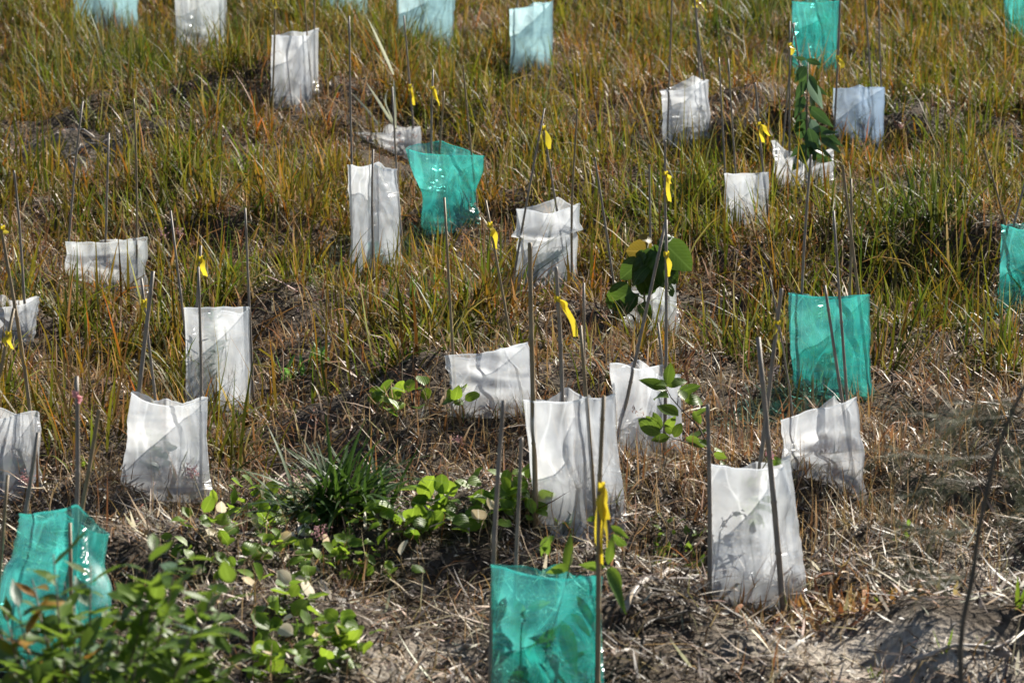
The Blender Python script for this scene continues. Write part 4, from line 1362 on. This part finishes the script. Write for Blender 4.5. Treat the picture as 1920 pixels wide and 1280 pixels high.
# pink seed heads
seedm = leaf_mesh('spikelet', M_PINK, 'ovate', .3, .3, 3)
for i, (px_, py_, topx, topy, lab) in enumerate([
        (600, 1000, 612, 915, 'fluffy pink seed head in front of the dark tussock'), (575, 1000, 560, 900, 'pink seed head at the left of the dark tussock'),
        (585, 1060, 598, 1000, 'fluffy pink seed head low over the creepers'), (520, 960, 540, 905, 'faint pink seed head left of the tussock'),
        (375, 950, 360, 885, 'thin red seed head before the left white guard'), (70, 960, 48, 900, 'thin red seed head before the left edge white guard'),
        (1450, 775, 1452, 700, 'dusky pink seed head between the teal and the right front guard'), (1700, 265, 1690, 238, 'pink seed head right of the bluish clear guard'),
        (1560, 410, 1556, 380, 'pink seed head below the collapsed bag'), (350, 480, 335, 435, 'reddish seed heads right of the low clear guard'),
        (320, 490, 305, 440, 'reddish seed heads beside the low clear guard'), (1145, 40, 1150, 4, 'pink seed head at the top edge'),
        (1695, 620, 1706, 575, 'dusky seed head in the grass right of the large teal guard'), (850, 850, 858, 825, 'rusty seed head above the mulch left of the broad white guard')]):
    P, t = hit(px_, py_)
    Tp = at_depth(topx, topy, t)
    root = empty('seed_head_grass', P, lab, 'seed head', 'pink seed head grasses')
    mid = P.lerp(Tp, .6) + Vector((.006, .0, .01))
    stem(root, [P, mid, Tp], .0012, .0008, M_STEM, 'stalk', 5)
    rnd = random.Random(360 + i)
    V, F = [], []
    sv = [Vector(v.co) for v in seedm.vertices]; sf = [tuple(p.vertices) for p in seedm.polygons]
    for k in range(70):
        f = rnd.uniform(-.35, .5)
        c = Tp + (Tp - mid) * f + Vector((rnd.gauss(0, .011), rnd.gauss(0, .011), rnd.gauss(0, .008)))
        d = Vector((rnd.gauss(0, 1), rnd.gauss(0, 1), rnd.gauss(.2, 1))).normalized()
        s = d.orthogonal().normalized(); nn = s.cross(d)
        l = rnd.uniform(.006, .011)
        b = len(V)
        V += [c + d * (v.y * l) + s * (v.x * l * .6) + nn * (v.z * l) - root.location for v in sv]
        F += [tuple(b + q for q in ff) for ff in sf]
    obj('seed_plume', mesh('seed_plume', V, F, M_PINK), root)

# ------------------------------------------------------------------ litter: branches, dead leaves
def stick(px0, py0, px1, py1, r, lab, mat=M_STICK, lift=.012, bend=.01, seed=0):
    a, ta = hit(px0, py0); b, tb = hit(px1, py1)
    root = empty('fallen_branch', a, lab, 'branch', 'fallen branches on the mulch')
    rnd = random.Random(seed + 900)
    pts, rr = [], []
    side = (b - a).cross(Vector((0, 0, 1))).normalized()
    for i in range(10):
        f = i / 9
        p = a.lerp(b, f) + side * bend * math.sin(f * 6 + seed) + side * rnd.gauss(0, .003)
        p.z = h1(p.x, p.y) + lift
        pts.append(p); rr.append(r * (1 - .45 * f) * rnd.uniform(.85, 1.12))
    stem_pts = pts
    V, F = tube([p - root.location for p in stem_pts], rr, 8)
    obj('limb', mesh('limb', V, F, mat), root)
    for k in (3, 6):
        d = (pts[k + 1] - pts[k]).normalized() * .5 + side * rnd.choice((-.5, .5)) + Vector((0, 0, .25))
        stem(root, [pts[k], pts[k] + d * .03, pts[k] + d * .07], rr[k] * .5, rr[k] * .2, mat, 'side_twig', 6)


stick(1165, 1150, 1318, 1085, .012, 'grey weathered branch lying left of the right front guard', seed=1)
stick(845, 1228, 908, 1222, .007, 'short grey stick in the mulch left of the teal front guard', seed=2)
stick(1420, 1152, 1466, 1132, .010, 'pale split stick at the foot of the right front guard', seed=3)
stick(1700, 1262, 1905, 1205, .008, 'pale branch at the lower right in the sand', seed=4)
stick(1520, 1120, 1640, 1095, .006, 'thin stick right of the right front guard', seed=5)
stick(560, 1130, 700, 1105, .005, 'thin straw coloured stick among the creepers', seed=6)
stick(40, 262, 190, 272, .010, 'bleached branch on the bare bank at far left', seed=7)
stick(120, 300, 205, 262, .008, 'short bleached branch on the bare bank above the low clear guard', seed=8)
stick(1190, 1190, 1330, 1165, .007, 'dark stick between the teal front guard and the right front guard', M_TWIG, seed=9)

# dead orange leaves
for (px_, py_, rx, ry, n, lab, nm) in [(1570, 1150, .21, .16, 150, 'drift of dead orange leaves right of the front white guard', 'dead_leaf_drift')]:
    P, t = hit(px_, py_)
    x = P.x + rng.normal(0, rx * .6, n * 2); y = P.y + rng.normal(0, ry * .9, n * 2)
    n2 = len(x)
    a_ = cols(n2, [(.38, .19, .06), (.52, .34, .14), (.28, .11, .04), (.60, .46, .26)], [4, 3, 2, 1])
    o = blades(nm, M_DRY, x, y, rng.uniform(.03, .10, n2), rng.uniform(.008, .016, n2), rng.uniform(0, 6.283, n2),
               rng.normal(1.2, .3, n2), rng.normal(.3, .9, n2), a_, a_, 4, z0=.02, sink=0)
    tag(o, lab, 'dead leaves', kind='stuff')

# ------------------------------------------------------------------ blurred plants close to the camera
# leafy shrub at lower left
t = 6.6
g = ground_at(180, t)
root = empty('leafy_shrub', g, 'out of focus leafy green shrub in the lower left foreground', 'shrub')
rnd = random.Random(500)
TOPS = [(60, 1085), (120, 1090), (100, 1040), (30, 1120), (170, 1060), (200, 1130), (250, 1095), (300, 1060), (335, 1035), (290, 1010), (350, 1090),
        (400, 1110), (440, 1075), (420, 1170), (360, 1180), (300, 1160), (240, 1190), (150, 1190), (80, 1180), (20, 1200), (330, 1240), (220, 1250), (120, 1260), (420, 1250), (50, 1260), (280, 1130), (190, 1220), (375, 1140),
        (10, 1150), (70, 1130), (140, 1130), (110, 1215), (40, 1235), (160, 1255), (260, 1220), (300, 1200), (380, 1215), (90, 1275), (200, 1280), (310, 1275), (230, 1150), (440, 1210), (10, 1275)]
nleaf, XV, XF = 0, [], []
for i, (px_, py_) in enumerate(TOPS):
    tt = t + rnd.uniform(-.35, .35)
    tip = at_depth(px_, py_, tt)
    base = g + Vector((rnd.uniform(-.05, .05), rnd.uniform(-.05, .05), 0))
    mid = base.lerp(tip, .55) + Vector((rnd.uniform(-.03, .03), 0, .05))
    stem(root, [base, mid, base.lerp(tip, .8) + Vector((0, 0, .02)), tip], .004, .0015, M_TWIG, 'branch', 5)
    nl = 11
    for k in range(nl):
        f = k / nl
        b = mid.lerp(tip, .25 + .75 * f)
        a = k * 2.4 + i
        d = Vector((math.cos(a), math.sin(a) * .8, rnd.uniform(.1, 1.0)))
        l = rnd.uniform(.07, .115)
        m = M_YELLOWLEAF if (i in (0, 1, 3) and rnd.random() < .4) else (M_GREYLEAF if rnd.random() < .05 else M_SHRUB)
        nleaf += 1
        lo = add_leaf(root, b, d, l, l * rnd.uniform(.30, .44), m, 'lance', rnd.randrange(3), roll=rnd.uniform(-.5, .5))
        if nleaf > 295:                       # the leaves past the limit are one part
            q0 = len(XV)
            XV += [lo.matrix_world @ v.co for v in lo.data.vertices]
            XF += [tuple(q0 + q for q in p.vertices) for p in lo.data.polygons]
            bpy.data.objects.remove(lo)

fo = obj('foliage', mesh('foliage', XV, XF, M_SHRUB), root)
fo['kind'] = 'stuff'

# she-oak sapling at right: dark stem with thin needles
t = 6.6
g = ground_at(1800, t)
root = empty('needle_leaf_sapling', g, 'out of focus thin dark stemmed sapling with wispy needles at the right edge', 'sapling')
rnd = random.Random(600)
sp = [g] + [at_depth(x, y, t) for x, y in [(1803, 1290), (1800, 1220), (1806, 1160), (1824, 1080), (1834, 1000), (1852, 915), (1866, 850), (1895, 780), (1925, 715), (1960, 640)]]
stem(root, sp, .0068, .004, M_TWIG, 'stem', 8)
BR = [((1868, 850), [(1930, 838), (2000, 810)]), ((1866, 855), [(1760, 862), (1660, 850)]), ((1852, 905), [(1780, 900), (1700, 930)]), ((1895, 780), [(1800, 790), (1690, 770)]),
      ((1842, 985), [(1780, 1000), (1690, 985)]), ((1838, 1000), [(1900, 960), (1960, 940)]), ((1822, 1080), [(1760, 1090), (1690, 1060)]), ((1855, 890), [(1910, 880), (1960, 900)]), ((1910, 745), [(1830, 760), (1760, 830)])]
for a, rest in BR:
    pts = [at_depth(a[0], a[1], t)] + [at_depth(x, y, t + rnd.uniform(-.15, .15)) for x, y in rest]
    stem(root, pts, .0013, .0006, M_TWIG, 'branch', 5)
    V, F = [], []
    for k in range(90):
        f = rnd.uniform(.1, 1)
        q = pts[0].lerp(pts[1], f * 2) if f < .5 else pts[1].lerp(pts[2], f * 2 - 1)
        d = (pts[2] - pts[0]).normalized() * rnd.uniform(.2, 1) + Vector((rnd.gauss(0, .5), rnd.gauss(0, .6), rnd.gauss(-.1, .5)))
        d.normalize()
        l = rnd.uniform(.06, .15)
        s = d.orthogonal().normalized() * .0008
        b = len(V)
        e = q + d * l + Vector((0, 0, -l * .15))
        m_ = q + d * l * .5
        V += [v - root.location for v in (q - s, q + s, m_ + s, m_ - s, e)]
        F += [(b, b + 1, b + 2, b + 3), (b + 3, b + 2, b + 4)]
    o = obj('needles', mesh('needles', V, F, M_NEEDLE), root)
    o['kind'] = 'stuff'

# ------------------------------------------------------------------ tidy names: Blender adds its own suffixes to repeats
print('objects', len(bpy.data.objects), 'tris', sum(len(m.loops) - 2 * len(m.polygons) for m in bpy.data.meshes))
